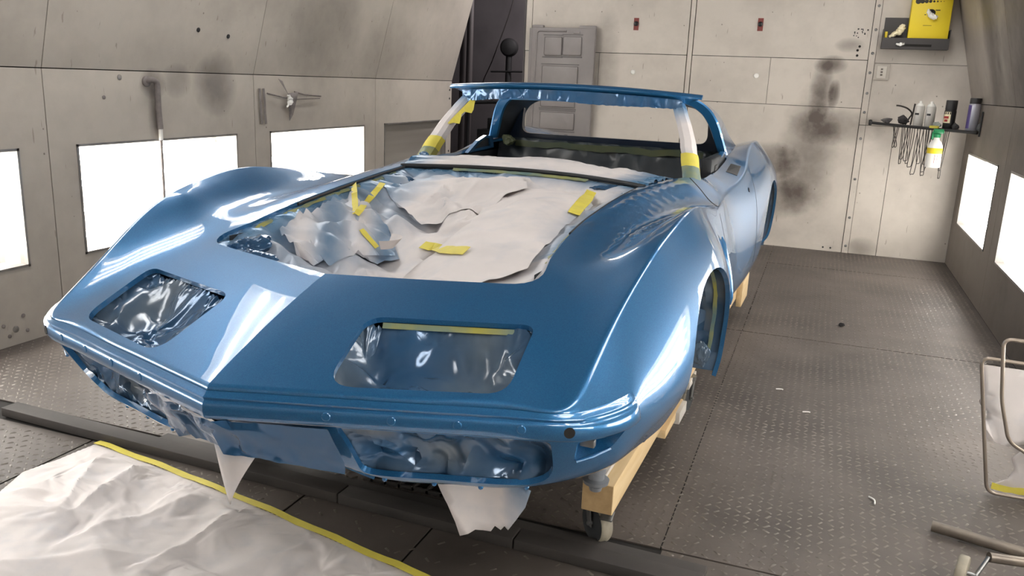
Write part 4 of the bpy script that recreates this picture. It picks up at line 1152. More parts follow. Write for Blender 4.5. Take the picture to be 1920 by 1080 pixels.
# --- light hips with four-tube fixtures, ceiling and front wall
xl_, xr_ = XL + SL * (ZH - ZS), XR - SL * (ZH - ZS)
hw = ZC - ZH
HIP = plain('hip_paint', srgb(196, 192, 186), .5, col2=srgb(172, 168, 163), scale=2)
trim1 = struct(mobj('trim_1', [(xl_, YF, ZH), (xl_, YB, ZH), (xl_ + hw, YB, ZC), (xl_ + hw, YF, ZC)], [(0, 1, 2, 3)], HIP))
trim2 = struct(mobj('trim_2', [(xr_, YF, ZH), (xr_, YB, ZH), (xr_ - hw, YB, ZC), (xr_ - hw, YF, ZC)], [(3, 2, 1, 0)], HIP))
ceiling = struct(mobj('ceiling', [(xl_ + hw, YF, ZC), (xr_ - hw, YF, ZC), (xr_ - hw, YB, ZC), (xl_ + hw, YB, ZC)], [(3, 2, 1, 0)], CEIL))
for y_ in np.arange(YF + .5, YB, .62): box('filter_bar', (xl_ + hw, y_ - .015, ZC - .02), (xr_ - hw, y_ + .015, ZC), CEIL_BAR, ceiling)
for x_ in np.linspace(xl_ + hw, xr_ - hw, 6)[1:-1]: box('filter_bar', (x_ - .015, YF, ZC - .018), (x_ + .015, YB, ZC), CEIL_BAR, ceiling)
wall_front = struct(mobj('wall_front', [(XL, YF, 0), (XR, YF, 0), (XR, YF, ZS), (xr_, YF, ZH), (xr_ - hw, YF, ZC), (xl_ + hw, YF, ZC), (xl_, YF, ZH), (XL, YF, ZS)], [tuple(range(8))], W_FRONT))
names_pos = ['nearest the front wall', 'above the camera side of the car', 'above the nose of the car', 'above the middle of the car', 'nearest the back wall']
for sgn, x0, side in ((1, xl_, 'left'), (-1, xr_, 'right')):
    for k_, y_ in enumerate((-1.25, .28, 1.85, 3.45, 5.6)):
        c0 = Vector((x0 + sgn * hw * .5, y_, ZH + hw * .5)); n0 = Vector((sgn * 1, 0, -1)).normalized(); up_ = Vector((sgn * 1, 0, 1)).normalized()
        f_ = empty('light_fixture', (0, 0, 0), 0, 'four-tube fluorescent fixture on the %s light hip, %s' % (side, names_pos[k_]), 'light', 'hip light fixtures')
        L_ = 1.22
        def pt(a, b, c): return c0 + Vector((0, a, 0)) + up_ * b + n0 * c
        V = [pt(a, b, c) for c in (.002, .05) for a, b in ((0, -.26), (L_, -.26), (L_, .26), (0, .26))]
        mobj('reflector_tray', V, [(0, 1, 2, 3), (0, 4, 5, 1), (1, 5, 6, 2), (2, 6, 7, 3), (3, 7, 4, 0)], FIXTURE, f_)
        for b in (-.18, -.06, .06, .18): cyl('tube', pt(.03, b, .035), pt(L_ - .03, b, .035), .016, TUBE, f_, seg=12)

# --- back wall: panelled doors
wall_back = struct(mobj('wall_back', [(-2.66, YB + .035, 0), (XR + .03, YB + .035, 0), (XR + .03, YB + .035, ZC), (-2.66, YB + .035, ZC)], [(0, 1, 2, 3)], GAP))
for x0, x1, z0, z1, dy in ((-2.66, -1.192, 0, 1.187, 0), (-2.66, -1.96, 1.191, 1.562, 0), (-1.956, -1.192, 1.191, 1.562, 0), (-2.60, -1.192, 1.567, ZC, 0), (-2.66, -2.604, 1.567, ZC, -.004),
                       (-1.184, -1.148, 0, ZC, -.004), (-1.141, .247, 0, 1.187, 0), (-1.141, -.497, 1.191, 1.563, 0), (-.494, .247, 1.191, 1.563, 0), (-1.141, .247, 1.568, ZC, 0),
                       (.252, .300, 1.06, ZC, -.006), (.252, .300, 0, 1.056, -.006), (.303, XR, 1.548, ZC, 0), (.303, XR, 1.06, 1.545, 0), (.303, .516, 0, 1.056, 0), (.520, XR, 0, 1.056, 0)):
    slab('wall_panel', [(x1, YB + dy, z0), (x0, YB + dy, z0), (x0, YB + dy, z1), (x1, YB + dy, z1)][::-1] if False else [(x0, YB + dy, z0), (x1, YB + dy, z0), (x1, YB + dy, z1), (x0, YB + dy, z1)], .03, W_BACK, wall_back)
for z_ in (.06, .30, .62, .95, 1.16, 1.31, 1.47, 1.62, 1.80, 1.98):
    bm = bmesh.new(); lathe(bm, [(.011, -.001), (.011, .003), (.006, .007)], (.277, YB - .006, z_), (0, -1, 0), 10); bm_obj('rivet', bm, STEEL, wall_back, True)
slab('access_plate', [(.02, YB - .004, .0), (.20, YB - .004, .0), (.20, YB - .004, .055), (.02, YB - .004, .055)], .004, W_BACK, wall_back)
for x_ in (.10, .16):
    bm = bmesh.new(); lathe(bm, [(.008, -.001), (.008, .003), (.004, .005)], (x_, YB - .004, .030), (0, -1, 0), 8); bm_obj('screw', bm, DARKMETAL, wall_back, True)
for x_, z_ in ((.165, 1.60), (.163, 1.64), (.175, 1.67)):
    bm = bmesh.new(); lathe(bm, [(.010, -.001), (.010, .002), (.006, .002)], (x_, YB, z_), (0, -1, 0), 10); bm_obj('bolt_hole', bm, GAP, wall_back, True)
# opening in the back left corner and the dark room beyond it
room = struct(mobj('wall_beyond', [(-5.2, 9.6, 0), (-1.5, 9.6, 0), (-1.5, 9.6, 3), (-5.2, 9.6, 3), (-5.2, 7.56, 0), (-5.2, 7.56, 3), (-1.5, 7.56, 0), (-1.5, 7.56, 3)],
                   [(0, 1, 2, 3), (4, 0, 3, 5), (1, 6, 7, 2)], DARKROOM))
struct(mobj('floor_beyond', [(-5.2, 7.5, -.004), (-1.5, 7.5, -.004), (-1.5, 9.6, -.004), (-5.2, 9.6, -.004)], [(0, 1, 2, 3)], DARKMETAL))
struct(mobj('ceiling_beyond', [(-5.2, 7.5, 3.0), (-1.5, 7.5, 3.0), (-1.5, 9.6, 3.0), (-5.2, 9.6, 3.0)], [(3, 2, 1, 0)], DARKROOM))
struct(box('trim_3', (-2.672, YB - .01, 0), (-2.658, YB + .16, ZC), plain('door_edge', srgb(70, 66, 66), .5), None))
struct(box('trim_4', (-3.46, 7.50, ZC - .3), (-2.66, 7.56, ZC + .05), DARKROOM, None))

# ================================================================== THINGS AROUND THE CAR
# --- wooden dolly
dolly = empty('wooden_dolly', CAR_T, CAR_A, 'pine beam dolly on swivel casters carrying the blue car shell', 'dolly')
for s in (1, -1):
    a, b = sorted((s * .594, s * .683))
    r_ = box('rail', (a, .771, .150), (b, 3.85, .239), WOOD, dolly, .003)
    box('end_grain', (a + .002, .7695, .152), (b - .002, .772, .237), WOOD_END, r_)
    a, b = sorted((s * .560, s * .650)); box('rail_cap', (a, .80, .2395), (b, 3.75, .252), WOOD_WHITE, dolly)
    a, b = sorted((s * .50, s * .592)); box('inner_rail', (a, .84, .24), (b, 3.7, .345), WOOD_WHITE, dolly, .004)
    bm = bmesh.new(); lathe(bm, [(.014, 0), (.014, .010), (.008, .012)], (s * .683, 1.33, .205), (s, 0, 0), 6); bm_obj('lag_bolt', bm, STEEL, dolly)
    a, b = sorted((s * .60, s * .70)); box('block', (a, 1.42, .118), (b, 1.75, .150), WOOD, dolly, .003)
    for v_ in (.795, 2.2, 3.6):
        bm = bmesh.new(); lathe(bm, [(.016, 0), (.019, .012), (.009, .014), (.009, .020), (.034, .022), (.036, .032), (.022, .035), (.022, .05), (.025, .052), (.025, .072), (.012, .075), (.012, .15)], (s * (.640 if v_ < 1 else .618), v_ - (.058 if v_ < 1 else .008), .236), (0, 0, 1), 24)
        bm_obj('body_mount', bm, GALV, dolly, True, 30)
for v_ in (1.60, 3.56):
    c_ = box('cross_beam', (-.715, v_, .105), (.715, v_ + .14, .149), WOOD_WHITE, dolly, .003)
box('cross_beam', (-.715, 3.50, .12), (-.684, 3.64, .25), WOOD, dolly, .003)
o = box('cross_beam', (.684, 3.45, .105), (.715, 3.75, .25), WOOD, dolly, .003)
def caster(x_, y_, axis, R_=.060):
    c_ = empty('caster', (0, 0, 0), 0, parent=dolly); ax = Vector((*axis, 0)).normalized(); ctr = Vector((x_, y_, R_)); fw = Vector((-ax.y, ax.x, 0))
    bm = bmesh.new(); lathe(bm, [(R_ - .004, -.0185), (R_, -.013), (R_, .013), (R_ - .004, .0185)], ctr, ax, 32, False); bm_obj('tread', bm, CASTER_TREAD, c_, True, 40)
    bm = bmesh.new(); lathe(bm, [(.012, -.020), (.044, -.0155), (.0555, -.0190), (.0555, .0190), (.044, .0155), (.012, .020)], ctr, ax, 28); bm_obj('hub', bm, CASTER_BLACK, c_, True, 30)
    bm = bmesh.new()
    for k_ in (-1, 1):
        o_ = ctr + ax * (k_ * .026)
        q = [o_ + fw * .010 - Vector((0, 0, .010)), o_ - fw * .010 - Vector((0, 0, .010)), o_ - fw * .035 + Vector((0, 0, .075)), o_ - fw * .008 + Vector((0, 0, .075))]
        a_ = [bm.verts.new(p + ax * .0015) for p in q]; b2 = [bm.verts.new(p - ax * .0015) for p in q]
        bm.faces.new(a_); bm.faces.new(b2[::-1])
        for i in range(4): bm.faces.new((a_[i], b2[i], b2[(i + 1) % 4], a_[(i + 1) % 4]))
    bm_cyl(bm, ctr - fw * .012 + Vector((0, 0, .072)), ctr - fw * .012 + Vector((0, 0, .090)), .034, seg=20)
    bm_cyl(bm, ctr - ax * .034, ctr + ax * .034, .006, seg=10)
    bm_obj('fork', bm, STEEL, c_, True)
    bm = bmesh.new(); p_ = ctr + fw * .050 + Vector((0, 0, .045)); bm_box(bm, p_ - Vector((.018, .018, .003)), p_ + Vector((.018, .018, .004)), .002, Matrix.Rotation(.5, 3, 'X'), p_); bm_obj('brake_lever', bm, STEEL, c_, True)
    return c_
caster(.616, .883, (-.69, -.72)); caster(.665, 2.02, (-1, .15)); caster(-.62, .90, (-.8, .6)); caster(-.62, 3.6, (1, .2)); caster(.62, 3.62, (1, .1))
box('caster_block', (.640, 1.94, .119), (.690, 2.10, .150), WOOD_WHITE, dolly, .002)

# --- masking paper spread on the floor, bound with tape
tapeL = lambda x_: 2.045 - .1818 * (x_ + 2.263) + .012 * np.sin((np.asarray(x_) + 2.26) * 3)
fp = [(-2.26, 2.035), (-2.275, 1.90), (-2.30, 1.78), (-2.25, 1.66), (-2.28, 1.50), (-2.22, 1.0), (-.50, 1.0), (-.50, float(tapeL(-.5)) - .01)]
fp = fp + [(x_, float(tapeL(x_)) - .008) for x_ in np.linspace(-.6, -2.2, 18)]
def floor_paper(V_, H_):
    x_, y_ = V_[:, 0], V_[:, 1]; d_ = np.clip(dist_poly(V_, fp) / .10, 0, 1); h_ = .004
    for (ax, ay, an, w, am) in ((-2.05, 1.80, 2.1, .05, .026), (-1.93, 1.80, 1.75, .045, .030), (-1.72, 1.7, 1.2, .05, .020), (-1.50, 1.70, 1.5, .04, .022), (-1.30, 1.60, .9, .05, .018), (-2.1, 1.55, .25, .06, .022), (-1.6, 1.45, 2.6, .05, .02), (-1.85, 1.35, .6, .06, .024)):
        n0 = -(x_ - ax) * math.sin(an) + (y_ - ay) * math.cos(an); l0 = (x_ - ax) * math.cos(an) + (y_ - ay) * math.sin(an)
        h_ = h_ + am * np.exp(-np.abs(n0) / w) * np.exp(-(l0 / .28) ** 2)
    return np.column_stack([x_, y_, .003 + (h_ + .011 * np.maximum(H_ + .9, 0)) * d_])
fpo = empty('floor_masking_paper', (0, 0, 0), 0, 'crumpled white masking paper spread on the floor with a yellow tape edge', 'masking paper')
csheet('paper', fp, floor_paper, PAPER, fpo, .115, 101, 4, 2, .42, mist=0)
xs_ = np.linspace(-2.262, -.50, 40); ribbon('tape_edge', [(x_, float(tapeL(x_)), .0075 + .002 * math.sin(x_ * 25)) for x_ in xs_], .026, TAPE, fpo, nrm=(0, 0, 1), rag=.12)

# --- parts stand at the right edge: wire loops with masked paper, pipe leg and wheel
stand = empty('parts_stand', (0, 0, 0), 0, 'wire parts stand with rounded loops by the right wall', 'stand')
def loop(pts, r_, name): tube(name, round3(pts), r_, plain('bare_wire_%d' % len(stand.children), srgb(150, 138, 126), .4, .5), stand, 8)
def round3(P_, rad=.03, n_=5):
    P_ = [Vector(p) for p in P_]; out = [P_[0]]
    for i in range(1, len(P_) - 1):
        a_ = (P_[i - 1] - P_[i]); b2 = (P_[i + 1] - P_[i]); d_ = min(rad, a_.length * .45, b2.length * .45)
        A_ = P_[i] + a_.normalized() * d_; B_ = P_[i] + b2.normalized() * d_
        out += [(1 - t) ** 2 * A_ + 2 * t * (1 - t) * P_[i] + t * t * B_ for t in np.linspace(0, 1, n_ + 1)]
    return out + [P_[-1]]
loop([(1.0, 3.03, .455), (.574, 3.0, .475), (.612, 3.0, .27), (.660, 2.985, .012), (1.0, 3.0, .006)], .006, 'wire_loop')
loop([(1.0, 2.95, .552), (.612, 2.93, .565), (.640, 2.93, .36), (.680, 2.925, .225), (.80, 2.93, .16), (1.0, 2.95, .14)], .006, 'wire_loop')
loop([(1.0, 3.03, .455), (1.0, 2.99, .50), (1.0, 2.95, .552)], .006, 'wire_joint'); loop([(1.0, 3.0, .006), (1.0, 2.97, .07), (1.0, 2.95, .14)], .006, 'wire_joint')
stm = plain('stand_tube', srgb(128, 118, 106), .45, .5, col2=srgb(96, 88, 80), scale=12)
tube('leg', [(.455, 2.631, .022), (.60, 2.594, .022), (.78, 2.55, .022), (.95, 2.51, .022)], .017, stm, stand, 14)
tube('leg', [(.95, 2.51, .022), (.98, 2.8, .05), (1.0, 2.97, .07)], .017, stm, stand, 14)
tube('leg', [(.56, 2.37, .09), (.72, 2.42, .075), (.95, 2.51, .022)], .014, stm, stand, 12)
bm = bmesh.new(); lathe(bm, [(.012, -.013), (.042, -.013), (.045, -.009), (.045, .009), (.042, .013), (.012, .013)], (.497, 2.345, .045), (.95, -.30, 0), 28); bm_obj('caster_wheel', bm, CASTER_TREAD, stand, True, 40)
bm = bmesh.new(); bm_cyl(bm, (.480, 2.350, .045), (.53, 2.335, .045), .006); bm_cyl(bm, (.53, 2.337, .045), (.56, 2.37, .09), .006); bm_obj('axle', bm, STEEL, stand, True)
def stand_paper(poly, y_, seed, label):
    e = empty('paper_sheet', (0, 0, 0), 0, label, 'masking paper', 'paper on the wire stand')
    o_ = csheet('paper', poly, lambda V_, H_: np.column_stack([V_[:, 0], y_ + .008 * H_ + .02 * (V_[:, 1] - .25), V_[:, 1]]), PAPER, e, .12, seed, 2, 1, .2, mist=0)
    o_.modifiers.new('t', 'SOLIDIFY').thickness = .001; return e
stand_paper([(.585, .443), (.99, .435), (.99, .20), (.76, .19), (.70, .175), (.625, .190), (.618, .24), (.628, .258), (.625, .285), (.612, .29), (.60, .305), (.594, .32), (.606, .34)], 3.022, 7, 'torn white paper hung on the upper wire loop of the stand')
e = stand_paper([(.672, .028), (.72, .060), (.735, .10), (.72, .135), (.745, .17), (.99, .18), (.99, .02), (.75, .022)], 3.018, 9, 'white paper with a yellow tape edge at the foot of the stand')
ribbon('tape_strip', [(x_, 3.006, .028 + .002 * math.sin(x_ * 40)) for x_ in np.linspace(.675, .99, 16)], .022, TAPE, e, nrm=(0, -1, .1), rag=.2)

# --- grey ribbed plastic panel leaning on the back wall
gp_ = empty('ribbed_panel', (0, 0, 0), 0, 'grey ribbed plastic panel propped against the back wall behind the roof', 'panel')
bm = bmesh.new(); y0 = YB - .075
bm_box(bm, (-2.575, y0, .35), (-1.985, y0 + .045, 1.765), .012); bm_box(bm, (-2.578, y0 + .004, 1.755), (-2.47, y0 + .05, 1.785), .008); bm_box(bm, (-2.14, y0 + .004, 1.755), (-1.985, y0 + .05, 1.785), .008)
bm_obj('panel_body', bm, GREYPANEL, gp_, True)
box('edge_flange', (-2.605, y0 + .018, .35), (-2.555, y0 + .05, 1.76), GREYPANEL, gp_, .006)
tube('rim_bead', round3([(-2.25, y0 - .002, 1.735), (-2.525, y0 - .002, 1.735), (-2.545, y0 - .002, .5)], .03), .008, GREYPANEL, gp_)
box('latch', (-2.185, y0 - .008, 1.715), (-2.125, y0 + .004, 1.735), GREYPANEL, gp_, .004)
for x0, x1, z0, z1 in ((-2.45, -2.285, 1.525, 1.685), (-2.275, -2.105, 1.53, 1.69), (-2.46, -2.125, 1.275, 1.435), (-2.46, -2.135, 1.075, 1.225), (-2.46, -2.135, .875, 1.03), (-2.46, -2.31, .60, .83)):
    rb = box('raised_field', (x0, y0 - .014, z0), (x1, y0 + .002, z1), GREYPANEL, gp_, .012)
    box('groove', (x0 - .012, y0 - .003, z1 + .012), (x1 + .008, y0 + .002, z1 + .020), plain('grey_plastic_dark', srgb(92, 88, 87), .5), rb)
    box('groove', (x0 - .016, y0 - .003, z0 - .020), (x1 + .010, y0 + .002, z0 - .010), bpy.data.materials['grey_plastic_dark'], rb)
box('slot', (-2.245, y0 - .004, .62), (-2.19, y0 + .01, .835), GAP, gp_)

# --- door tags, buttons, switch
for x_, z_, w_ in ((-1.647, 1.812, 'left'), (-.608, 1.825, 'right')):
    t_ = empty('door_tag', (x_, YB, z_), 0, 'red-brown tape tag with a black knob on the %s back door' % w_, 'tag', 'door tags')
    box('tape', (-.022, -.0015, -.052), (.022, -.0002, .050), REDTAPE, t_)
    bm = bmesh.new(); lathe(bm, [(.020, 0), (.020, .012), (.012, .016), (.012, .028), (.006, .03)], (0, -.001, .002), (0, -1, 0), 16); bm_obj('knob', bm, BLACKCAN, t_, True)
for x_, z_, w_ in ((-1.645, 1.409, 'left'), (-.597, 1.415, 'right')):
    bm = bmesh.new(); lathe(bm, [(.021, 0), (.021, .006), (.015, .012), (.004, .013)], (0, 0, 0), (0, -1, 0), 20)
    o = bm_obj('door_button', bm, WHITEPLASTIC, None, True); o.location = (x_, YB - .0005, z_); tag(o, 'round white plug on the %s back door below the red tag' % w_, 'plug', 'door plugs')
sw = empty('wall_switch', (.362, YB, 1.478), 0, 'grey switch plate on the back wall beside the riveted post', 'switch')
box('plate', (-.058, -.016, -.062), (.058, -.0005, .062), plain('switch_grey', srgb(172, 164, 154), .5), sw, .005)
box('inner_plate', (-.036, -.021, -.048), (.036, -.014, .048), plain('switch_pale', srgb(190, 184, 174), .5), sw, .003)
for z_ in (-.022, 0, .022): box('toggle', (-.008, -.027, z_ - .006), (.008, -.019, z_ + .006), plain('toggle_%d' % int(z_ * 1000), srgb(96, 88, 80), .5), sw, .002)

# --- dispenser tray with carton of wipes
tray = empty('dispenser_tray', (0, YB, 0), 0, 'dark metal tray mounted high on the back wall', 'tray')
DK = plain('tray_metal', srgb(64, 61, 60), .5, .2)
box('back_plate', (.335, -.006, 1.665), (.795, -.0005, 1.892), DK, tray)
box('base', (.335, -.125, 1.655), (.795, -.001, 1.665), DK, tray); box('front_lip', (.335, -.128, 1.655), (.795, -.122, 1.735), DK, tray)
for x0 in (.329, .795): box('side_plate', (x0, -.128, 1.655), (x0 + .006, -.001, 1.80), DK, tray)
box('slot', (.43, -.1295, 1.672), (.68, -.1275, 1.690), GAP, tray)
ct = empty('wipes_carton', (0, YB, 0), 0, 'yellow cardboard dispenser carton standing in the dark wall tray', 'carton')
box('carton', (.505, -.116, 1.6655), (.785, -.012, 2.075), YELLOWBOX, ct, .003)
for k_, r_ in enumerate((.020, .016, .0135, .011, .008, .006, .004, .003)):
    bm = bmesh.new(); lathe(bm, [(r_, -.0002), (r_, .0006), (r_ * .9, .0007)], (.545 + .030 * k_ - .0007 * k_ * k_, -.1161, 2.005), (0, -1, 0), 18); bm_obj('printed_dot', bm, INK, ct)
bm = bmesh.new(); lathe(bm, [(.030, -.0005), (.030, .0006), (.028, .0008)], (.645, -.1161, 1.925), (0, -1, 0), 20); o = bm_obj('tear_hole', bm, GAP, ct); o.scale = (1, 1, .8); o.location.z = 1.925 * .2
box('printed_line', (.600, -.1168, 1.905), (.612, -.1159, 1.911), INK, ct); box('printed_line', (.672, -.1168, 1.938), (.705, -.1159, 1.945), INK, ct); box('printed_line', (.60, -.1168, 1.828), (.66, -.1159, 1.831), INK, ct)
def blob(name, pts, rad, mat_, parent, seed):
    bm = bmesh.new(); bm_tube(bm, smooth_path(pts, 6), [rad[int(round(i * (len(rad) - 1) / max(1, (len(pts) - 1) * 6)))] for i in range((len(pts) - 1) * 6 + 1)], 10)
    g_ = np.random.default_rng(seed)
    for q in bm.verts: q.co += Vector(g_.normal(0, .0022, 3))
    return bm_obj(name, bm, mat_, parent, True, 50)
o = blob('tissue', [(.622, -.122, 1.945), (.628, -.135, 1.922), (.645, -.140, 1.90), (.672, -.146, 1.888), (.690, -.142, 1.896)], [.005, .014, .020, .018, .008], WHITEPLASTIC, None, 3)
o.location = (0, YB, 0); tag(o, 'white wipe pulled out of the yellow carton', 'wipe')
o = blob('glove', [(.375, -.105, 1.742), (.41, -.11, 1.765), (.445, -.105, 1.785), (.46, -.10, 1.82), (.475, -.10, 1.80)], [.010, .016, .026, .022, .012], GLOVE, None, 4)
o.location = (0, YB, 0); tag(o, 'cream rubber glove drooping over the dark tray beside the carton', 'glove')
o = box('sanding_block', (.342, -.10, 1.70), (.362, -.06, 1.782), YELLOWBOX, None, .003); o.location = (0, YB, 0); tag(o, 'small yellow block at the left end of the dark tray', 'block')
o = blob('paper_scrap', [(.43, -.131, 1.690), (.46, -.136, 1.685), (.49, -.131, 1.692)], [.006, .012, .005], WHITEPLASTIC, None, 6); o.location = (0, YB, 0); tag(o, 'white scrap showing in the slot under the dark tray', 'paper scrap')
# dots and brush marks scratched on the right door
for i in range(16):
    q = Vector((.12 + rng.uniform(0, .10), YB - .0008, 1.76 + rng.uniform(-.02, .05)))
    box('paint_fleck', q - Vector((.004, .0002, .004)) * rng.uniform(.5, 1.6), q + Vector((.004, .0006, .005)) * rng.uniform(.5, 1.5), BLACKCAN, wall_back)

# --- corner shelf with cans
SA, SB = Vector((.350, 7.425, 1.085)), Vector((1.020, 6.84, 1.070))
sd = (SB - SA); sn = Vector((sd.y, -sd.x, 0)).normalized(); sn = sn if sn.y < 0 else -sn
def sh(px, py, back=0.0): return ray_plane(px, py, SA - sn * back, sn)
shelf = empty('corner_shelf', (0, 0, 0), 0, 'narrow dark shelf across the back right corner', 'shelf')
V = [SA, SB, Vector((1.03, 6.95, SB.z)), Vector((1.03, 7.02, SB.z)), Vector((.42, 7.44, SA.z)), Vector((.35, 7.44, SA.z))]
V = V + [p - Vector((0, 0, .016)) for p in V]
mobj('board', V, [tuple(range(6)), tuple(range(11, 5, -1))] + [(i, 6 + i, 6 + (i + 1) % 6, (i + 1) % 6) for i in range(6)], DARKMETAL, shelf)
tube('front_rail', [SA - Vector((.012, 0, .004)), SA.lerp(SB, .5) - Vector((0, 0, .006)), SB - Vector((0, 0, .004))], .011, DARKMETAL, shelf)
bm = bmesh.new(); lathe(bm, [(.020, -.012), (.024, 0), (.020, .012)], SA - Vector((.018, -.004, .002)), (1, 0, 0), 14); bm_obj('end_cap', bm, DARKMETAL, shelf, True)
o = tube('wall_rod', [SB + Vector((.012, -.02, .145)), SB + Vector((.012, -.02, -.03))], .006, DARKMETAL, None); tag(o, 'thin dark rod fixed upright to the right wall at the shelf end', 'rod')
def can(px, back, r_, hgt, bodym, capm, label, cap=.3, band=None, name='spray_can', tilt=0.0):
    b0 = sh(px, 236, back); zz = SA.z + (SB.z - SA.z) * ((b0 - SA).dot(sd) / sd.length_squared) + .0005
    e_ = empty(name, (b0.x, b0.y, zz), 0, label, 'spray can', 'cans on the corner shelf')
    hb = hgt * (1 - cap)
    bm = bmesh.new(); lathe(bm, [(r_ * .93, 0), (r_, .004), (r_, hb - .012), (r_ * .9, hb)], (0, 0, 0), (0, 0, 1), 24); bm_obj('can_body', bm, bodym, e_, True, 40)
    bm = bmesh.new()
    if capm is None:
        lathe(bm, [(r_ * .88, hb), (r_ * .55, hb + .018), (r_ * .3, hb + .02), (r_ * .28, hb + .036), (r_ * .1, hb + .038)], (0, 0, 0), (0, 0, 1), 20); bm_obj('nozzle', bm, WHITEPLASTIC, e_, True, 40)
    else:
        lathe(bm, [(r_ * .96, hb), (r_ * .96, hgt - .004), (r_ * .9, hgt)], (0, 0, 0), (0, 0, 1), 24); bm_obj('cap', bm, capm, e_, True, 40)
    if band:
        z0, z1, bmat, a0, a1 = band; V = []; F = []; n_ = 12
        for i in range(n_ + 1):
            a_ = a0 + (a1 - a0) * i / n_
            V += [(1.012 * r_ * math.cos(a_), 1.012 * r_ * math.sin(a_), z0), (1.012 * r_ * math.cos(a_), 1.012 * r_ * math.sin(a_), z1)]
        mobj('label_band', V, [(2 * i, 2 * i + 2, 2 * i + 3, 2 * i + 1) for i in range(n_)], bmat, e_, True)
    return e_
can(1720, .05, .036, .175, WHITECAN, None, 'pale spray can without a cap at the middle of the corner shelf', .12, (.085, .10, BLACKCAN, -2.6, -1.7))
can(1741, .085, .036, .175, WHITECAN, None, 'second pale spray can standing behind the uncapped one', .12, (.085, .10, BLACKCAN, -2.4, -1.6))
c_ = can(1778, .055, .041, .21, BLACKCAN, BLACKCAN, 'black spray can with a cream label on the corner shelf', .33, (.045, .125, CREAMLABEL, -2.9, -1.55))
for k_ in range(4):
    a_ = -2.75 + .36 * k_; o = box('label_print', (-.004, -.0006, -.008), (.004, .0006, .008), BLACKCAN, c_); o.location = (.0422 * math.cos(a_), .0422 * math.sin(a_), .115); o.rotation_euler[2] = a_ + math.pi / 2
for k_, (z_, w_) in enumerate(((.085, .018), (.062, .012))):
    a_ = -2.25; o = box('label_print', (-w_, -.0006, -.009), (w_, .0006, .009), REDINK, c_); o.location = (.0418 * math.cos(a_), .0418 * math.sin(a_), z_); o.rotation_euler[2] = a_ + math.pi / 2
can(1822, .055, .040, .235, SILVERCAN, BLACKCAN, 'tall silver and purple spray can at the right end of the shelf', .17, (.02, .185, PURPLE, -3.3, -2.2))
def shelf_pt(px, back=.0, up=0.0):
    b0 = sh(px, 236, back); return Vector((b0.x, b0.y, SA.z + (SB.z - SA.z) * ((b0 - SA).dot(sd) / sd.length_squared) + .0005 + up))
# respirator-like clutter, rags and a tape roll
for px, sz, sd_, lab, m_ in ((1662, (.045, .03, .028), 21, 'crumpled grey rag at the left end of the corner shelf', GREYRAG), (1690, (.045, .035, .034), 22, 'dark wadded cloth on the shelf left of the pale cans', plain('dark_cloth', srgb(62, 58, 58), .8)),
                             (1757, (.04, .03, .026), 23, 'pale grey wadded cloth between the pale cans and the black can', plain('pale_cloth', srgb(150, 156, 150), .8)), (1792, (.03, .03, .028), 24, 'dark wad tucked behind the black can', plain('dark_wad', srgb(58, 56, 56), .8)),
                             (1838, (.026, .026, .038), 25, 'dark grey sponge at the right end of the shelf', plain('grey_sponge', srgb(84, 86, 86), .85))):
    p_ = shelf_pt(px, .055); o = clump('shop_rag', (0, 0, 0), sz, sd_, 0, parent=None, mat_=m_); zmin = min(q.co.z for q in o.data.vertices); o.location = (p_.x, p_.y, p_.z - zmin)
    tag(o, lab, 'rag')
gun = empty('spray_gun', tuple(shelf_pt(1697, .085)), 0, 'thin dark bent metal tool standing up on the shelf', 'tool')
tube('blade', smooth_path([(0, 0, .0), (.02, 0, .05), (.035, 0, .09), (.0, -.004, .125), (-.05, -.006, .142), (-.085, -.006, .145)], 5), .006, WIRE, gun)
box('handle', (.036, -.004, .0), (.048, .004, .165), WIRE, gun, .002, Matrix.Rotation(.07, 3, 'Y'))
p_ = shelf_pt(1752, -.012); bm = bmesh.new(); lathe(bm, [(.030, 0), (.034, .002), (.034, .016), (.030, .018)], (0, 0, 0), (0, 0, 1), 24); o = bm_obj('tape_roll', bm, TAPE, None, True); o.location = p_; tag(o, 'yellow tape roll at the shelf front above the white bottle', 'tape roll')
# bottle hanging by a green handle
bc = shelf_pt(1760, -.052); bt = empty('spray_bottle', (bc.x, bc.y, bc.z - .285), 0, 'white bottle with a yellow band hanging from the shelf by its green top', 'bottle')
bm = bmesh.new(); lathe(bm, [(.040, 0), (.052, .006), (.052, .155), (.040, .185), (.022, .205), (.020, .222)], (0, 0, 0), (0, 0, 1), 24); bm_obj('bottle', bm, WHITEPLASTIC, bt, True, 40)
bm = bmesh.new(); lathe(bm, [(.0525, .105), (.053, .106), (.053, .145), (.0525, .146)], (0, 0, 0), (0, 0, 1), 24); bm_obj('yellow_band', bm, YELLOWBOX, bt, True, 40)
bm = bmesh.new(); lathe(bm, [(.024, .222), (.026, .245), (.018, .252)], (0, 0, 0), (0, 0, 1), 16); bm_box(bm, (-.030, -.018, .250), (.042, .018, .285), .008); bm_box(bm, (-.036, -.012, .205), (-.022, .012, .262), .005); bm_obj('green_trigger', bm, GREEN, bt, True)
for x_ in (.0, .018): tube('label_line', [(x_, -.0530, .035), (x_ + .0, -.0532, .10)], .0012, REDINK, bt)
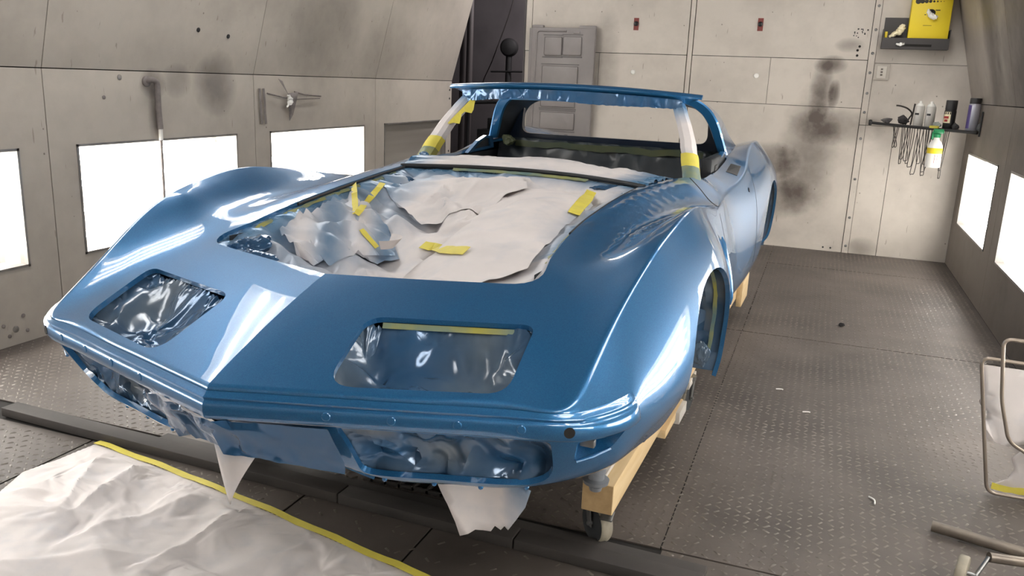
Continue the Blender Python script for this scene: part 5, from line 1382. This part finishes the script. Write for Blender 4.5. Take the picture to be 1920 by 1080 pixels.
# wire hooks hung under the shelf
wr = np.random.default_rng(12)
hooks = [1675, 1683, 1692, 1697, 1702, 1708, 1716, 1721, 1727, 1733, 1739, 1744, 1749, 1772, 1778]
for k_, px in enumerate(hooks):
    p_ = shelf_pt(px, -.008); L_ = .30 + wr.uniform(-.06, .05) if k_ > 1 else .16; w_ = wr.uniform(.008, .024); dx_ = wr.uniform(-.03, .03)
    q = [(0, 0, -.012), (w_ * .2 + dx_ * .3, 0, -L_ * .4), (dx_, -.004, -L_), (dx_ + w_ * .6, -.005, -L_ - .016), (dx_ + w_ * 1.3, -.004, -L_ + .004), (w_ + dx_ * .3, 0, -L_ * .45), (w_, 0, -.012)]
    o = tube('wire_hook', smooth_path(q, 5), .0028, WIRE, None, 5); o.location = p_
    tag(o, 'dark looped wire hook hanging in the bunch under the corner shelf', 'hook', 'wire hooks under the shelf')

# --- left wall: hose with hook, straps and a rag, bolts
hz = empty('hanging_hose', (XL, 3.66, 1.20), 0, 'grey hose hanging from a bracket on the left wall over the light window', 'hose')
HOSE = plain('dusty_hose', srgb(132, 124, 120), .75, col2=srgb(108, 101, 98), scale=30)
tube('hose', smooth_path([(.004, -.055, .012), (.03, -.04, .022), (.035, -.01, .005), (.028, .0, -.06), (.022, .006, -.14), (.022, .012, -.24)], 5), .016, HOSE, hz)
tube('hose_tail', [(.022, .012, -.24), (.020, .014, -.30)], .011, WHITEPLASTIC, hz); tube('hose_thin', [(.020, .014, -.30), (.016, .016, -.64)], .0075, HOSE, hz)
bm = bmesh.new(); lathe(bm, [(.028, 0), (.028, .010), (.018, .016)], (0, -.05, .012), (1, 0, 0), 16); bm_obj('bracket', bm, HOSE, hz, True)
st = empty('strap_rack', (XL, 4.58, 1.16), 0, 'pair of dark straps hanging beside a wall bracket above the light window', 'straps')
for dy_ in (-.02, .022): ribbon('strap', [(.012, dy_, .02), (.016, dy_ + .003, -.06), (.013, dy_ + .008, -.13), (.016, dy_ + .012, -.205)], .018, HOSE, st, .003, nrm=(1, 0, 0))
wb = empty('wall_bracket', (XL, 4.83, 1.13), 0, 'thin crossed metal arms of a bracket with a rag on the left wall', 'bracket')
tube('arm', [(.02, -.20, .02), (.03, -.08, .0), (.03, .0, -.01)], .005, HOSE, wb); tube('arm', [(.02, .10, .03), (.03, .2, .012), (.02, .42, .0)], .005, HOSE, wb); tube('arm', [(.02, .06, -.02), (.025, .4, -.015)], .003, HOSE, wb)
V = [(.02, -.08, .115), (.03, -.05, .10), (.035, .0, .02), (.05, .10, .03), (.045, .08, -.03), (.03, .06, -.12), (.03, .02, -.16), (.035, .01, -.10), (.045, .02, -.02)]
o = mobj('dusty_rag', V, [(0, 1, 2), (2, 3, 4, 8), (8, 4, 5, 7), (7, 5, 6), (2, 8, 7)], HOSE, wb, True); o.modifiers.new('t', 'SOLIDIFY').thickness = .004
o = blob('white_tape', [(.05, -.01, .01), (.055, .0, -.03), (.05, -.03, -.07)], [.012, .018, .006], WHITEPLASTIC, wb, 5)
for i, (y_, z_, r_) in enumerate(((2.64, .105, .009), (2.70, .075, .016), (2.745, .13, .010), (2.76, .055, .009), (2.665, .05, .009), (3.43, 1.23, .014), (3.32, 1.13, .010))):
    bm = bmesh.new(); lathe(bm, [(r_, -.001), (r_, .003), (r_ * .6, .005)], (XL, y_, z_), (1, 0, 0), 12); bm_obj('wall_bolt', bm, TRIM if r_ > .012 else HOSE, wall_left, True)
for y_, z_ in ((3.96, 1.50), (4.22, 1.48)):
    bm = bmesh.new(); lathe(bm, [(.013, -.001), (.013, .004), (.008, .006)], (XL + SL * (z_ - ZS), y_, z_), (1, 0, -SL), 12); bm_obj('wall_bolt', bm, DARKMETAL, wall_left, True)
for z_ in (1.18, 1.10, .80, .60):
    bm = bmesh.new(); lathe(bm, [(.010, -.001), (.010, .003), (.006, .004)], (XL, 7.50, z_), (1, 0, 0), 10); bm_obj('wall_bolt', bm, DARKMETAL, wall_left, True)

# --- things in the dark room beyond the corner opening
fan = empty('pedestal_gauge', (-3.40, 9.0, 0), 0, 'dark round gauge head on a post in the dark room beyond the opening', 'gauge')
cyl('post', (0, 0, 0), (0, 0, 1.56), .035, DARKMETAL, fan)
bm = bmesh.new(); lathe(bm, [(.085, -.05), (.10, -.02), (.10, .03), (.08, .06), (.03, .075)], (0, 0, 1.645), (.2, -1, 0), 24); bm_obj('head', bm, DARKMETAL, fan, True)
cyl('cross_arm', (-.20, -.03, 1.38), (.18, -.03, 1.39), .010, DARKMETAL, fan); cyl('foot', (0, 0, 0), (0, 0, .03), .20, DARKMETAL, fan)
for k_, (x_, y_) in enumerate(((-3.62, 8.4), (-3.72, 8.5))):
    o = cyl('hanging_pipe', (x_, y_, .0), (x_, y_, 2.9), .035 + .015 * k_, plain('dim_pipe_%d' % k_, srgb(74, 68, 68), .6), None); tag(o, ('thin' if k_ == 0 else 'thick') + ' dim vertical pipe just inside the dark opening', 'pipe')
rk = empty('tube_rack', (-3.25, 8.25, 0), 0, 'dark tubular rack standing in the dark opening below the car roof line', 'rack')
tube('frame', round3([(-.30, 0, 0), (-.30, 0, 1.05), (.22, 0, 1.08), (.30, 0, 0)], .08), .018, DARKMETAL, rk); box('crate', (-.22, .05, 0), (.10, .35, .78), DARKMETAL, rk, .01); box('crate_lid', (-.10, .04, .781), (.12, .3, .90), DARKMETAL, rk, .01)
o = tube('loose_cable', smooth_path([(-3.35, 9.2, 2.95), (-3.42, 9.15, 2.2), (-3.62, 9.1, 1.55), (-3.75, 9.1, 1.2), (-3.55, 9.1, 1.02), (-3.3, 9.1, .9)], 6), .006, WIRE, None); tag(o, 'thin loose cable sagging in the dark room beyond', 'cable')

# --- litter on the floor
for i, (px, py, l_, an, lab) in enumerate(((1640, 945, .05, 1.9, 'pale curled thread on the floor near the pipe leg'), (1275 + 180, 729, .03, .1, 'pale flake on the floor right of the front wheel arch'), (1505, 772, .03, .2, 'pale flake on the floor in mid aisle'), (1870, 1018, .025, -.2, 'pale flake beside the pipe leg'))):
    p_ = ray_plane(px, py, (0, 0, .004), (0, 0, 1)); d_ = Vector((math.cos(an), math.sin(an), 0)) * l_
    o = tube('paint_thread', smooth_path([Vector((0, 0, 0)), d_ * .5 + Vector((.008, .004, .001)), d_], 4), .0028, WHITEPLASTIC, None, 6); o.location = p_; tag(o, lab, 'litter')
p_ = ray_plane(1577, 612, (0, 0, 0), (0, 0, 1)); o = clump('dirt_lump', (0, 0, 0), (.018, .012, .012), 44, 0, parent=None, mat_=DARKMETAL); o.location = (p_.x, p_.y, .013); tag(o, 'small dark lump on the floor toward the back wall', 'litter')

# --- unseen fill light, added to brighten the room beyond the opening
ld = bpy.data.lights.new('room_fill_light', 'POINT'); ld.energy = 110.0; ld.shadow_soft_size = .12; ld.color = (1, .95, .95)
lo_ = link(bpy.data.objects.new('room_fill_light', ld)); lo_.location = (-2.2, 8.5, 2.6)
